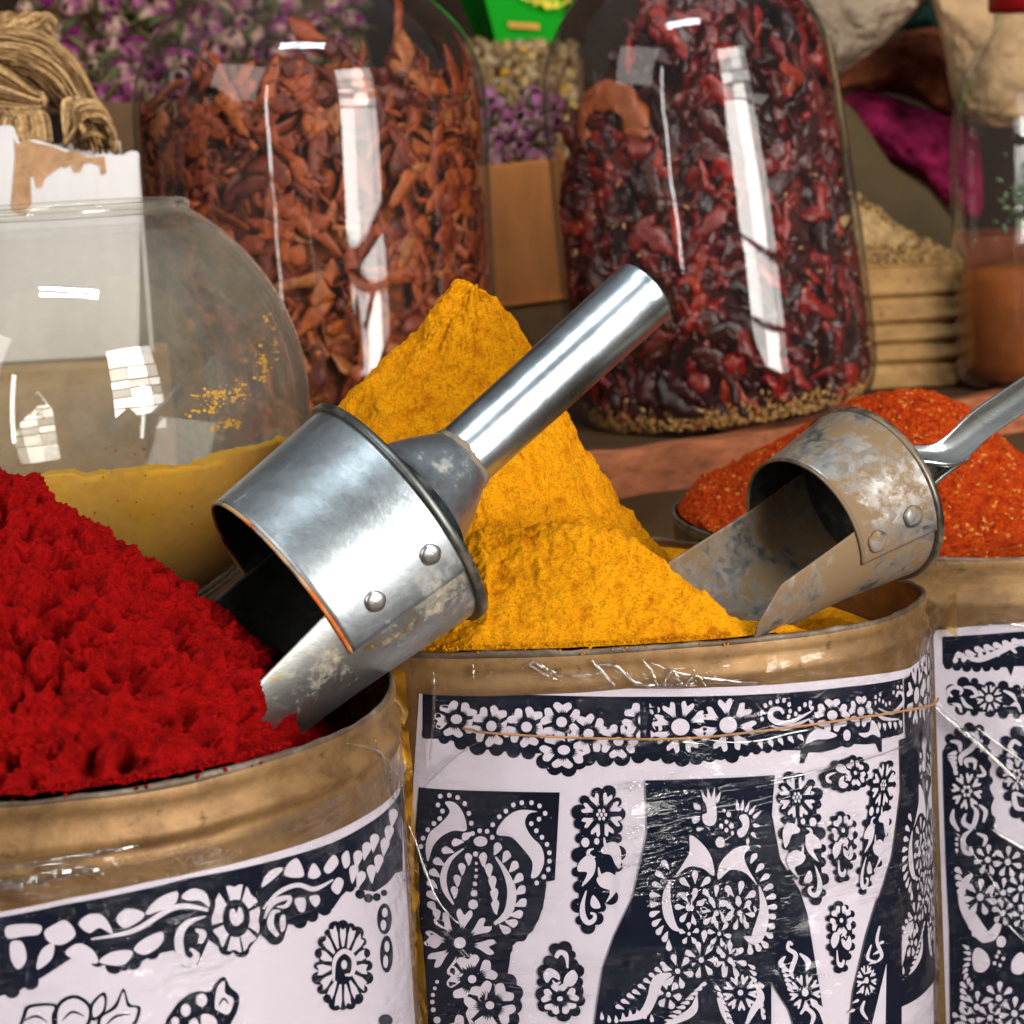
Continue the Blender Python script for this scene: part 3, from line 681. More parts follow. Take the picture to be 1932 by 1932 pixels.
# strip continued round the corner
k2 = [(u, z) for u, z in PM.mp([(1403, 75), (1403, 370)])]
zt, zb = k2[0][1], k2[1][1]; uu = k2[0][0]
PM.lev += 1; PM.K.append((PM.lev, [(uu, zt), (uu + .11, zt), (uu + .11, zb), (uu, zb)]))
for i in range(18): PM.K.append((PM.lev, [(uu + .004 + i * .006 + .004 * math.cos(t), zb + .004 * math.sin(t)) for t in np.linspace(0, 6.28, 12)[:-1]]))
PM.lev += 1
for i in range(5):
    cx_, cz_ = uu + .012 + i * .021, (zt + zb) / 2 + .002
    for P_ in flower(0, 0, .0115, .0135, 7, .3 * i, .3, 'heart'): PM.Wh.append((PM.lev, [(cx_ + a, cz_ + b) for a, b in P_]))
    for s_ in (-1, 1):
        PM.Wh.append((PM.lev, [(cx_ + .0105 + a, cz_ + s_ * .009 + b) for a, b in drop(0, 0, .007, .0018, 90 * s_, .2)]))
PM.T = T1
u_end = FM.hit(1768, 1400)[0] + .03
top = [(110, 105), (400, 112), (700, 120), (1100, 128), (1503, 130)]
sheet_z = PM.mp(top); PM.T = T2; sheet_z += PM.mp([(400, 122), (700, 110), (1000, 83), (1250, 55), (1440, 20)])
uL = PM.mp([(0, 500)])[0]
PM.T = T1; bl = PM.mp([(0, 1932)])[0]
sheet_uv = sheet_z + [(u_end, sheet_z[-1][1] + .001), (u_end, .10), (bl[0] - .001, .10), bl]
PM.T = T1; _mp = PM.mp; PM.mp = lambda P: sheet_uv if P == 'sheet' else _mp(P)
PM.build('sheet', tinM); PM.mp = _mp

# ---- left tin
PL = Poster(FL, .0008); PL.T = TL
PL.k([(-420, 1290), (-200, 1260), (0, 1220), (320, 1155), (900, 1032), (1300, 950), (1600, 860), (1760, 775), (1900, 655), (1930, 600), (1935, 1000), (1900, 1010), (1860, 1060), (1800, 1100), (1740, 1090), (1690, 1070), (1640, 1120), (1600, 1180), (1540, 1200), (1440, 1265), (1385, 1255), (1360, 1335), (1300, 1345), (1250, 1305), (1180, 1395), (1080, 1385), (1005, 1330), (950, 1450), (885, 1445), (835, 1380), (740, 1400), (600, 1480), (470, 1440), (400, 1400), (340, 1420), (220, 1500), (100, 1570), (0, 1600), (-420, 1700)])
for x, y, r in ((1680, 1075, 26), (1730, 1110, 24), (1770, 1130, 22), (1810, 1125, 20), (1845, 1105, 16), (1320, 1310, 45), (1090, 1365, 40), (1160, 1375, 40), (905, 1420, 45), (730, 1385, 40), (640, 1430, 44), (550, 1450, 44), (470, 1420, 40), (1440, 1240, 36), (1500, 1215, 30), (1560, 1180, 34), (60, 1570, 40), (150, 1530, 40)): PL.k(circ(x, y, r))
PL.w(blob([(700, 1205), (760, 1130), (850, 1095), (845, 1150), (790, 1180)]), blob([(872, 1118), (930, 1080), (990, 1105), (1008, 1170), (960, 1140), (905, 1140)]), blob([(560, 1225), (610, 1178), (690, 1195), (680, 1230), (600, 1272)]),
     blob([(380, 1250), (430, 1205), (500, 1215), (545, 1300), (480, 1270), (430, 1295)]), blob([(215, 1290), (260, 1255), (320, 1235), (365, 1300), (305, 1350), (240, 1340)]), blob([(40, 1260), (190, 1255), (190, 1300), (120, 1310), (40, 1320)]),
     stroke([(440, 1325), (640, 1285), (800, 1190), (890, 1165), (1000, 1185)], [4, 12, 13, 13, 8]), blob([(315, 1390), (380, 1345), (450, 1380), (470, 1440), (380, 1430)]), blob([(478, 1435), (545, 1385), (640, 1385), (590, 1450)]),
     blob([(645, 1375), (690, 1325), (780, 1290), (775, 1350), (700, 1400)]), stroke([(990, 1215), (905, 1245), (862, 1310), (872, 1410), (915, 1440), (945, 1405), (915, 1370)], [3, 14, 20, 22, 22, 16, 6]), stroke([(940, 1280), (975, 1300), (960, 1345)], [6, 18, 10]),
     blob([(55, 1340), (110, 1340), (130, 1420), (90, 1470), (55, 1420)]), blob([(200, 1380), (260, 1345), (250, 1420), (180, 1470)]))
for a0, a1 in ((-2.0, -1.3), (-1.15, -.5), (-.35, .45), (.6, 1.25), (1.35, 1.95), (2.15, 2.8), (2.95, 3.95)):
    m_ = (a0 + a1) / 2; P_ = []
    for t in np.linspace(a0, a1, 8): P_.append((1135 + 118 * math.cos(t) * (1 - .10 * math.exp(-((t - m_) * 6) ** 2)), 1225 + 168 * math.sin(t) * (1 - .10 * math.exp(-((t - m_) * 6) ** 2))))
    for t in np.linspace(a1, a0, 6): P_.append((1135 + 66 * math.cos(t), 1225 + 92 * math.sin(t)))
    PL.w(P_)
PL.w(blob([(1105, 1190), (1125, 1180), (1135, 1200), (1150, 1170), (1165, 1190), (1168, 1230), (1140, 1262), (1108, 1240)]))
PL.w(stroke([(1262, 1180), (1340, 1100), (1430, 1065), (1510, 1085), (1600, 1040)], [4, 10, 11, 11, 4]), blob([(1258, 1075), (1275, 1020), (1320, 985), (1360, 985), (1320, 1030)]), blob([(1365, 1015), (1385, 960), (1430, 940), (1460, 1015), (1420, 1030)]), blob([(1478, 1020), (1505, 960), (1540, 1010), (1510, 1035)]), blob([(1555, 985), (1600, 920), (1625, 960), (1580, 1010)]),
     blob([(1415, 1135), (1435, 1190), (1462, 1190), (1465, 1130)]), blob([(1485, 1125), (1510, 1170), (1535, 1150), (1528, 1115)]), stroke([(1270, 1225), (1310, 1150), (1390, 1125), (1375, 1165), (1330, 1170)], [4, 14, 10, 10, 4]), stroke([(1345, 1190), (1310, 1200), (1300, 1260), (1335, 1310)], [5, 12, 16, 10]), blob([(1345, 1225), (1368, 1210), (1370, 1270), (1350, 1290)]),
     blob([(1590, 1080), (1620, 1030), (1650, 1050), (1625, 1110)]), blob([(1640, 930), (1670, 900), (1680, 960), (1655, 985)]))
for x, y, a in ((1720, 940, 90), (1765, 900, 95), (1800, 860, 90), (1740, 1040, 100), (1780, 1010, 80), (1820, 960, 90), (1850, 880, 90), (1700, 1010, 90), (1870, 820, 90), (1890, 740, 90)): PL.w(drop(x, y - 40, 90, 22, a, .1))
def outl(*P_):
    for p in P_:
        cx_ = sum(q[0] for q in p) / len(p); cy_ = sum(q[1] for q in p) / len(p)
        PL.k(blob([(q[0] + (q[0] - cx_) / math.hypot(q[0] - cx_, q[1] - cy_) * 14, q[1] + (q[1] - cy_) / math.hypot(q[0] - cx_, q[1] - cy_) * 14) for q in p]))
        PL.w(blob([(q[0] - (q[0] - cx_) / math.hypot(q[0] - cx_, q[1] - cy_) * 5, q[1] - (q[1] - cy_) / math.hypot(q[0] - cx_, q[1] - cy_) * 5) for q in p]))
TL2 = lambda x, y: (x * .2734, y * .2734 + 1434)
PL.T = TL2
def outl2(P_, g=22):
    cx_ = sum(q[0] for q in P_) / len(P_); cy_ = sum(q[1] for q in P_) / len(P_)
    ex = lambda k: blob([(q[0] + (q[0] - cx_) / (math.hypot(q[0] - cx_, q[1] - cy_) + 1e-6) * k, q[1] + (q[1] - cy_) / (math.hypot(q[0] - cx_, q[1] - cy_) + 1e-6) * k) for q in P_])
    PL.k(ex(g)); PL.w(ex(-g * .15))
for P_ in ([(180, 1760), (215, 1700), (370, 1690), (360, 1760), (345, 1900), (150, 1900)], [(395, 1760), (430, 1670), (520, 1635), (605, 1690), (610, 1780), (560, 1850), (420, 1900)], [(640, 1690), (700, 1618), (722, 1650), (705, 1730), (645, 1770)], [(700, 1770), (800, 1700), (848, 1590), (878, 1690), (945, 1705), (925, 1790), (860, 1860), (710, 1850)]): outl2(P_)
for P_ in ([(150, 1800), (250, 1760), (330, 1800)], [(430, 1790), (500, 1730), (580, 1760)], [(720, 1830), (800, 1760), (900, 1750)]): PL.k(stroke(P_, [3, 9, 3]))
PL.k(blob([(1140, 1800), (1180, 1730), (1240, 1650), (1340, 1590), (1440, 1590), (1480, 1530), (1540, 1490), (1580, 1560), (1640, 1620), (1630, 1720), (1590, 1800), (1520, 1900), (1160, 1900)]))
PL.w(circ(1275, 1720, 34, 44), circ(1384, 1650, 38, 46), circ(1203, 1800, 28, 34), blob([(1475, 1700), (1490, 1570), (1540, 1520), (1545, 1600), (1600, 1640), (1590, 1710), (1560, 1750), (1510, 1730)]), blob([(1380, 1760), (1440, 1750), (1490, 1800), (1470, 1880), (1400, 1880)]), blob([(1300, 1800), (1350, 1780), (1370, 1870), (1300, 1880)]))
PL.k(stroke([(1500, 1690), (1535, 1640), (1570, 1680)], [3, 8, 3]))
PL.T = TL
fc_ = (1645, 1455)
PL.scallop([(fc_[0] + 118 * math.cos(t) * (1 + .05 * math.sin(3 * t)), fc_[1] + 195 * math.sin(t)) for t in np.linspace(0, 2 * math.pi, 21)[:-1]], 26)
for q in range(15):
    a = 2 * math.pi * q / 15 + .1; r0_, r1_ = .46, .98 + .06 * math.sin(q * 2.1); w_ = .155
    P_ = [(r0_, -w_ * .5), (r1_ * .8, -w_), (r1_, -w_ * .75), (r1_ * .93, 0), (r1_, w_ * .75), (r1_ * .8, w_), (r0_, w_ * .5)]
    PL.w([(fc_[0] + 122 * r * math.cos(a + t), fc_[1] + 200 * r * math.sin(a + t)) for r, t in P_])
PL.w(stroke([(1600, 1530), (1605, 1430), (1650, 1385), (1695, 1420), (1690, 1490), (1655, 1500)], [5, 10, 12, 12, 10, 5]), circ(1650, 1450, 14, 22))
for (x, y, rx, ry) in ((1845, 1230, 34, 75), (1855, 1400, 30, 90)):
    PL.k(circ(x, y, rx, ry, 20)); PL.w(circ(x, y - ry * .4, rx * .4, ry * .3), circ(x - rx * .2, y + ry * .4, rx * .4, ry * .35))
PL.k(circ(1850, 1720, 34, 30))
tl = PL.mp([(-420, 1260), (-200, 1230), (0, 1195), (320, 1130), (700, 1052), (1000, 990), (1300, 915), (1600, 812), (1750, 735), (1880, 640), (1915, 590)])
u_e = tl[-1][0] + .05
sheet_l = tl + [(u_e, tl[-1][1]), (u_e, .06), (tl[0][0], .06)]
_mpl = PL.mp; PL.mp = lambda P: sheet_l if P == 'sheet' else _mpl(P); PL.build('sheet', tinL); PL.mp = _mpl

# ---- right tin
PR = Poster(FR, .0008); PR.T = TR
PR.k([(283, 165), (656, 140), (900, 120), (900, 330), (660, 300), (610, 300), (595, 345), (575, 305), (430, 305), (330, 305), (285, 290)])
for x, y, r in ((310, 295, 20), (350, 300, 22), (395, 305, 22), (440, 305, 22), (485, 305, 20), (530, 300, 20)): PR.k(circ(x, y, r))
PR.w(stroke([(385, 255), (450, 270), (540, 235), (620, 195), (700, 190)], [4, 12, 14, 14, 12]), stroke([(620, 240), (600, 215), (640, 195), (690, 215)], [5, 10, 12, 8]))
for i in range(7): PR.w(drop(345 + i * 42, 240 - i * 9 + (0 if i > 1 else 8), 50, 14, -12, .35))
for i in range(6): PR.w(drop(345 + i * 40, 285 - i * 5 - (i > 2) * 10, 40, 12, 250 - 10 * i, .35))
PR.scallop([(325, 405), (380, 375), (430, 370), (500, 395), (560, 390), (620, 400), (680, 400), (760, 400), (760, 500), (690, 520), (620, 520), (560, 515), (500, 505), (430, 510), (370, 495), (330, 455)], 24)
PR.w(*flower(497, 445, 58, 58, 9, .1, .3, 'heart'))
for P_ in ([(330, 440), (310, 415), (335, 395), (370, 405), (365, 430)], [(370, 440), (390, 475), (420, 490)], [(380, 395), (420, 400), (440, 430), (410, 440)], [(560, 480), (590, 490), (620, 470), (640, 510)], [(560, 410), (600, 430), (620, 460)], [(330, 470), (360, 480), (370, 510)], [(640, 430), (680, 440), (690, 480)]): PR.w(stroke(P_, [4] + [9] * (len(P_) - 2) + [4]))
PR.k([(285, 690), (310, 640), (380, 590), (440, 580), (490, 640), (490, 700), (500, 780), (500, 860), (520, 900), (505, 940), (520, 1040), (560, 1080), (656, 1140), (900, 1200), (900, 2080), (320, 2080), (315, 1500), (300, 1200), (290, 900)])
for x, y, r in ((320, 630, 24), (360, 600, 24), (405, 580, 26), (450, 590, 26), (475, 640, 26), (478, 690, 26), (480, 750, 28), (490, 820, 24), (500, 1000, 26)): PR.k(circ(x, y, r))
PR.w(*flower(395, 868, 68, 82, 8, .2, .0001, 'heart'))
for k in range(6): PR.w(circ(395 + 17 * math.cos(k * 1.05), 868 + 20 * math.sin(k * 1.05), 8, 9, 8))
for P_, w_ in (([(400, 600), (440, 620), (420, 670), (370, 710), (370, 750)], 12), ([(320, 640), (360, 650), (365, 690)], 12), ([(400, 760), (390, 730), (430, 730), (430, 770)], 10), ([(455, 750), (475, 790), (440, 800)], 9), ([(335, 950), (330, 1000), (360, 1050)], 12), ([(390, 970), (380, 1010), (420, 1030), (440, 970), (425, 940)], 11), ([(420, 1040), (380, 1080), (385, 1140), (415, 1150), (410, 1120)], 11), ([(450, 930), (480, 960), (470, 1010)], 10), ([(440, 1060), (480, 1080), (470, 1120)], 10)): PR.w(stroke(P_, [4] + [w_] * (len(P_) - 2) + [5]))
for i in range(5): PR.w(drop(350, 690 + i * 26, 44, 10, 150 + i * 22, .2))
for x, y in ((350, 1085), (350, 1110), (350, 1138), (460, 640), (462, 660), (462, 682), (440, 600)): PR.w(circ(x, y, 8, 9, 8))
PR.w(stroke([(420, 1245), (385, 1290), (385, 1380), (430, 1470), (480, 1530), (530, 1490)], [6, 20, 26, 30, 28, 4]), blob([(460, 1555), (500, 1500), (545, 1450), (550, 1490), (520, 1545)]))
for x, y, r, n_ in ((490, 1180, 60, 7), (580, 1190, 62, 7), (560, 1330, 58, 7), (455, 1350, 72, 7), (640, 1310, 60, 7), (560, 1420, 50, 6), (440, 1850, 62, 7), (540, 1810, 66, 7), (500, 1900, 60, 7), (610, 1880, 66, 7), (380, 1900, 50, 6), (650, 1440, 50, 6)): PR.k(circ(x, y, r, r * 1.1)); PR.w(*flower(x, y, r, r * 1.1, n_, .3, .22, 'drop', fill=.7))
for i in range(10): PR.w(drop(345 + (i * i) * .9, 1215 + i * 34, 42, 13, 60 - 16 * i * .5, -.2))
PR.w(circ(550, 1552, 22, 26), blob([(600, 1640), (640, 1600), (670, 1650), (640, 1700), (600, 1690)]), blob([(440, 1580), (480, 1600), (500, 1650), (470, 1690), (430, 1680), (420, 1620)]))
for i in range(8): PR.w(drop(405 + 10 * math.sin(i), 1585 + i * 22, 34, 9, 200 - 20 * i, .2))
for i in range(7): PR.w(drop(365, 1740 + i * 30, 38, 11, 20, .3))
for x, y in ((530, 1620), (520, 1650), (545, 1660), (540, 1600), (560, 1630)): PR.w(circ(x, y, 8, 9, 8))
PR.scallop([(570, 640), (620, 600), (700, 610), (800, 640), (800, 1010), (660, 990), (620, 960), (585, 890), (580, 840), (560, 780), (550, 720)], 26)
PR.w(*flower(620, 790, 62, 72, 8, .1, .0001, 'heart'), stroke([(640, 660), (610, 640), (590, 670), (620, 700)], [5, 10, 10, 4]), stroke([(650, 890), (610, 880), (620, 940), (660, 950)], [5, 10, 12, 5]))
for i in range(5): PR.w(drop(575, 700 + i * 28, 36, 10, 10, .2))
for k in range(6): PR.w(circ(620 + 15 * math.cos(k * 1.05), 790 + 18 * math.sin(k * 1.05), 7, 8, 8))
tr_ = PR.mp([(243, 138), (400, 120), (656, 100), (900, 82)])
br_ = PR.mp([(270, 1000), (302, 1932)])
sheet_r = tr_ + [(tr_[-1][0], .05), (br_[1][0], .05), br_[1], br_[0]]
_mpr = PR.mp; PR.mp = lambda P: sheet_r if P == 'sheet' else _mpr(P); PR.build('sheet', tinR); PR.mp = _mpr

# ------------------------------------------------------------------ elastic band round the middle tin, wraps
def wrap_mesh(name, foot, u0, u1, z0, z1, off, mat, parent, creases=(), amp=.0012, nu=520, nz=420, extra=None, seed=0.):
    U, Z = np.meshgrid(np.linspace(u0, u1, nu), np.linspace(z0, z1, nz), indexing='ij')
    O = np.full_like(U, off)
    P3 = np.stack([U, Z, U * 0 + seed], -1)
    O += np.abs(fbm(P3 * [1, 2.0, 1], 28, 3)) * amp
    O += fbm(P3 * [1, 1, 1] + 5, 11, 2) * amp * .6
    for pts, wd, h in creases:
        for (ua, za), (ub, zb_) in zip(pts[:-1], pts[1:]):
            dx, dz = ub - ua, zb_ - za; L2 = dx * dx + dz * dz + 1e-12
            t = np.clip(((U - ua) * dx + (Z - za) * dz) / L2, 0, 1)
            d = np.hypot(U - ua - t * dx, Z - za - t * dz)
            O = np.maximum(O, off + h * np.exp(-(d / wd) ** 2))
    if extra: O += extra(U, Z)
    O = np.maximum(O, .0025)
    xy = np.stack([np.interp(np.mod(U, foot.L), foot.u, foot.P[:, k]) + O * np.interp(np.mod(U, foot.L), foot.u, foot.n[:, k]) for k in (0, 1)], -1)
    V = np.dstack([xy, Z]).reshape(-1, 3)
    I = np.arange(nu * nz).reshape(nu, nz)
    Fq = np.stack([I[:-1, :-1], I[1:, :-1], I[1:, 1:], I[:-1, 1:]], -1).reshape(-1, 4)
    return link(name, V, Fq.tolist(), mat, parent)
PM.T = T1
uz = lambda P, T, pts: (setattr(P, 'T', T), P.mp(pts))[1]
ident = lambda x, y: (x, y)
cm = [(uz(PM, ident, p), w, h) for p, w, h in (
    ([(990, 1262), (1040, 1252), (1100, 1262), (1160, 1268)], .0012, .0036), ([(1060, 1243), (1090, 1266), (1130, 1280)], .0012, .0040), ([(1120, 1240), (1145, 1290)], .0010, .0036),
    ([(1180, 1250), (1210, 1285), (1260, 1288)], .0012, .0040), ([(1205, 1240), (1260, 1262), (1320, 1278), (1420, 1282)], .0014, .0040), ([(1225, 1252), (1240, 1290)], .0010, .004), ([(1245, 1252), (1290, 1290)], .0010, .004),
    ([(820, 1245), (822, 1440)], .0010, .003), ([(790, 1560), (830, 1740), (880, 1800)], .0010, .003), ([(870, 1500), (830, 1560)], .0010, .003),
    ([(1200, 1500), (1420, 1480), (1690, 1400)], .0008, .0028), ([(1200, 1540), (1400, 1520), (1640, 1440)], .0008, .0028), ([(1100, 1420), (1340, 1400), (1500, 1360), (1740, 1330)], .0008, .0026))]
uR0 = FM.hit(1700, 1200)[0]
bul = lambda U, Z: .0045 * np.exp(-((Z - .345) / .006) ** 2) * (1 / (1 + np.exp(-(U - uR0) / .006)))
tape_u = FM.hit(775, 1400)[0]
rc = random.Random(5)
for k in range(46):
    x = rc.uniform(1190, 1330) if k % 4 else rc.uniform(800, 1700); y = rc.uniform(1470, 1720) if k % 4 else rc.uniform(1420, 1900); l = rc.uniform(14, 60)
    cm.append((uz(PM, ident, [(x, y), (x + l * .5, y - l * .10), (x + l, y - l * .22)]), rc.uniform(.0010, .0016), .0026 + rc.uniform(.0008, .0016)))
u_a, z_a = FM.hit(1192, 1600); sg = 1 if FM.hit(1400, 1600)[0] > u_a else -1
z_hi, z_lo = FM.hit(1250, 1475)[1], FM.hit(1250, 1760)[1]
u_b, u_c = sorted((FM.hit(985, 1260)[0], FM.hit(1440, 1260)[0])); z_t0, z_t1 = FM.hit(1200, 1292)[1], FM.hit(1200, 1246)[1]
def fold(U, Z):
    d = (U - u_a) * sg; f = np.where(d < 0, np.exp(-(d / .006) ** 2), np.clip(1 - d / .024, 0, 1)) * .0058
    f = f * np.clip((z_hi - Z) / .012, 0, 1) * np.clip((Z - z_lo) / .02, 0, 1)
    w = np.clip((U - u_b) / .012, 0, 1) * np.clip((u_c - U) / .012, 0, 1) * np.clip((Z - z_t0) / .003, 0, 1)
    P3 = np.stack([U * .6, Z * 1.3, U * 0], -1)
    return bul(U, Z) + f + w * np.abs(fbm(P3 + 2, 75, 3)) * .0065
wM = wrap_mesh('plastic_wrap', FM, tape_u - .004, uR0 + .10, .10, .3505, .0026, M['wrap'], tinM, cm, extra=fold)
uy0 = FM.hit(722, 1400)[0]
wrap_mesh('stained_wrap', FM, uy0 - .09, tape_u + .002, .10, .352, .0035, M['wrap_yellow'], tinM, [(uz(PM, ident, p), w, h) for p, w, h in (([(730, 1290), (780, 1360)], .002, .006), ([(745, 1260), (790, 1250)], .002, .006), ([(740, 1370), (770, 1450)], .002, .005))], amp=.003, nu=160, nz=160, seed=3.)
cl = [(uz(PL, ident, p), w, h) for p, w, h in (([(0, 1610), (200, 1580), (420, 1530)], .003, .0035), ([(-100, 1680), (100, 1668), (190, 1640)], .0035, .0045), ([(640, 1400), (735, 1480)], .0015, .004), ([(690, 1390), (720, 1520)], .0012, .004))]
uL0 = FL.hit(-200, 1600)[0]; uL1 = FL.hit(719, 1400)[0]
wrap_mesh('plastic_wrap', FL, uL0, uL1 + .06, .05, .3335, .0026, M['wrap'], tinL, cl, amp=.0010, nu=260, nz=200, seed=7.)
cr_ = [(uz(PR, ident, p), w, h) for p, w, h in (([(1758, 1325), (1932, 1482)], .0016, .006), ([(1835, 1365), (1932, 1440)], .0010, .004), ([(1870, 1560), (1932, 1610)], .0013, .005), ([(1845, 1190), (1932, 1178)], .0016, .005), ([(1820, 1640), (1932, 1780)], .0009, .003))]
wrap_mesh('plastic_wrap', FR, FR.hit(1750, 1200)[0] - .02, FR.hit(2100, 1200)[0], .05, .339, .0026, M['wrap'], tinR, cr_, amp=.0008, nu=260, nz=240, seed=9.)

bd = [(874, 1371), (950, 1378), (1080, 1385), (1240, 1388), (1330, 1384), (1420, 1374), (1559, 1356), (1650, 1343), (1703, 1335), (1736, 1328), (1758, 1318)]
buz = uz(PM, ident, bd); mb = MB(); cb = catmull(buz, 8, False)
mb.tube([(*FM.xy(np.array(u), .0058 if i > 3 else .0030), z) for i, (u, z) in enumerate(cb)], .00058, 6)
band = mb.build('elastic_band', M['band'])
tag(band, 'thin orange stained band stretched across the poster on the middle tin', 'band')

def creases(foot, P, parent, lines, name='wrap_crease'):
    mb = MB()
    for pts, rad, off in lines:
        q = catmull(uz(P, ident, pts), 6, False); n_ = len(q)
        mb.tube([(*foot.xy(np.array(u), off + .0003 * math.sin(i * 1.7)), z) for i, (u, z) in enumerate(q)], [rad * (.25 + .75 * math.sin(math.pi * (i + .4) / n_)) * (1 + .3 * math.sin(i * 2.3)) for i in range(n_)], 12)
    o = mb.build(name, M['crease'], parent); o['kind'] = 'stuff'; return o
M['crease'] = glass('wrap_crease', (.97, .97, .96), .0, (.7, .7, .7), 4.5, .5, .9, 1.5, .05, 60)
rc = random.Random(3); ln = []
for pts, r_ in (([(985, 1258), (1010, 1246), (1040, 1262), (1085, 1272), (1130, 1266)], .0011), ([(1000, 1250), (1030, 1268), (1060, 1282)], .0008), ([(1115, 1240), (1135, 1262), (1160, 1290)], .0012), ([(1130, 1250), (1165, 1254), (1190, 1282)], .0009),
                ([(1180, 1262), (1200, 1284), (1260, 1290), (1310, 1284)], .0012), ([(1210, 1240), (1228, 1262), (1240, 1290)], .0010), ([(1225, 1245), (1290, 1268), (1400, 1284)], .0009), ([(1250, 1288), (1268, 1262), (1285, 1290)], .0011), ([(1290, 1290), (1312, 1270), (1330, 1292)], .0009),
                ([(822, 1262), (824, 1300), (821, 1380), (815, 1430)], .0006), ([(895, 1250), (896, 1275)], .0008), ([(760, 1500), (790, 1580), (830, 1690), (872, 1740)], .0006), ([(905, 1395), (860, 1425), (805, 1480)], .0005),
                ([(1290, 1385), (1400, 1396), (1520, 1372), (1640, 1352)], .0005), ([(1180, 1410), (1240, 1392), (1330, 1400)], .0008), ([(1440, 1470), (1530, 1452), (1690, 1405)], .0005)): ln.append((pts, r_, .0040))
for k in range(95):
    x = rc.gauss(1232, 34) if k % 5 else rc.uniform(1060, 1720); y = rc.uniform(1478, 1700) if k % 5 else rc.uniform(1460, 1900)
    l = rc.uniform(8, 46); sl = .22 + rc.gauss(0, .08); ln.append(([(x, y), (x + l * .5, y - l * .5 * sl + rc.uniform(-2, 2)), (x + l, y - l * sl)], rc.uniform(.00018, .00042), .0035 + .004 * (1200 < x < 1300)))
creases(FM, PM, tinM, ln)
creases(FR, PR, tinR, [([(1764, 1328), (1800, 1362), (1850, 1405), (1932, 1482)], .0016, .0035), ([(1840, 1368), (1880, 1398), (1945, 1445)], .0008, .0035), ([(1868, 1560), (1900, 1580), (1945, 1606)], .0012, .0035), ([(1840, 1180), (1880, 1172), (1940, 1180)], .0011, .0035),
    ([(1800, 1562), (1860, 1640), (1932, 1760)], .0004, .0035), ([(1870, 1690), (1900, 1740), (1932, 1772)], .0007, .0035)])
creases(FL, PL, tinL, [([(-60, 1662), (40, 1660), (120, 1640), (190, 1636)], .0028, .0030), ([(-60, 1630), (60, 1626), (150, 1612), (260, 1590)], .0016, .0030), ([(690, 1395), (705, 1440), (716, 1500)], .0006, .004), ([(640, 1400), (700, 1420), (728, 1470)], .0005, .004)])

# loose masking tape flap on the right tin
P0 = [at(1715, 1078, 1.14), at(1805, 1088, 1.125), at(1806, 1205, 1.12), at(1788, 1190, 1.122), at(1768, 1176, 1.125), at(1748, 1170, 1.13), at(1718, 1150, 1.14)]
mb = MB(); mb.add(P0, [tuple(range(len(P0)))]); o = mb.build('tape_strip', M['tape'], None, False); solid(o, .0004)
tag(o, 'torn strip of yellow stained tape hanging between the two right tins', 'tape')

# ------------------------------------------------------------------ powder heaps
def heap(name, foot, H, mat, n_s=250, n_u=620, inset=.003, amp=.002, fine=.0006, sc=60, zmin=None, label=None, cat='powder', post=None, left_steep=False):
    u = np.linspace(0, foot.L, n_u, endpoint=False); s = np.linspace(0, 1, n_s)
    e = foot.xy(u, -inset); c = getattr(foot, 'apex', foot.c)
    XY = c + s[:, None, None] ** .9 * (e[None] - c)
    Z = H(XY[..., 0], XY[..., 1])
    de = (1 - s[:, None] ** .9) * np.linalg.norm(e - c, axis=1)[None]
    lf = np.clip((c[0] - XY[..., 0]) / .03, 0, 1) if left_steep else 0
    Z = np.minimum(Z, ZR - .0012 + (1.15 + 5 * lf) * de)
    P = np.dstack([XY, Z])
    du = np.roll(P, -1, 1) - np.roll(P, 1, 1); ds = np.gradient(P, axis=0)
    nn = np.cross(ds, du); nn /= np.linalg.norm(nn, axis=2)[..., None] + 1e-12
    nn[nn[..., 2] < 0] *= -1
    nn[0] = (0, 0, 1)
    edge = np.clip((1 - s) * 22, 0.12, 1)[:, None]
    d = fbm(P, sc, 4, .5) * amp + fbm(P + 9, sc * 5, 3, .6) * fine
    d = d + np.maximum(0, fbm(P + 3, sc * 2.2, 3, .5, True) - .3) * amp * .5
    P = P + nn * (d * edge)[..., None]
    if post is not None: P = post(P, nn)
    V = P.reshape(-1, 3); I = np.arange(n_s * n_u).reshape(n_s, n_u); J = np.roll(I, -1, 1)
    Fq = np.stack([I[:-1], I[1:], J[1:], J[:-1]], -1).reshape(-1, 4).tolist()
    o = link(name, V, Fq, mat)
    if label: tag(o, label, cat)
    return o
def dirdrop(x, y, ax, ay, tabs, dist):
    """radial drop tables for right, back, left, front, blended by direction"""
    dx, dy = x - ax, y - ay; r = np.hypot(dx, dy); a = np.mod(np.arctan2(dy, dx), 2 * np.pi)
    k = a / (np.pi / 2); i = np.floor(k).astype(int) % 4; f = k - np.floor(k); f = f * f * (3 - 2 * f)
    D = np.stack([np.interp(r, dist, t) for t in tabs])
    return np.take_along_axis(D, i[None], 0)[0] * (1 - f) + np.take_along_axis(D, ((i + 1) % 4)[None], 0)[0] * f
AX, AY, AZ = -.0116, 1.083, .5065
FM.apex = np.array([AX, AY])
dist = [0, .010, .018, .03, .045, .055, .07, .085, .105, .15, .25]
tabR = [0, .003, .012, .038, .074, .096, .118, .138, .155, .180, .20]
tabB = [0, .004, .014, .036, .06, .075, .095, .115, .14, .165, .18]
tabL = [0, .001, .010, .023, .033, .040, .052, .080, .145, .165, .18]
tabF = [0, .004, .013, .030, .052, .066, .086, .105, .126, .158, .18]
crest = [(-.012, .984, .4120), (.02, .980, .4085), (.0465, .972, .4025), (.069, .963, .3880), (.0998, .945, .3668), (.125, .955, .3585), (.142, .965, .350)]
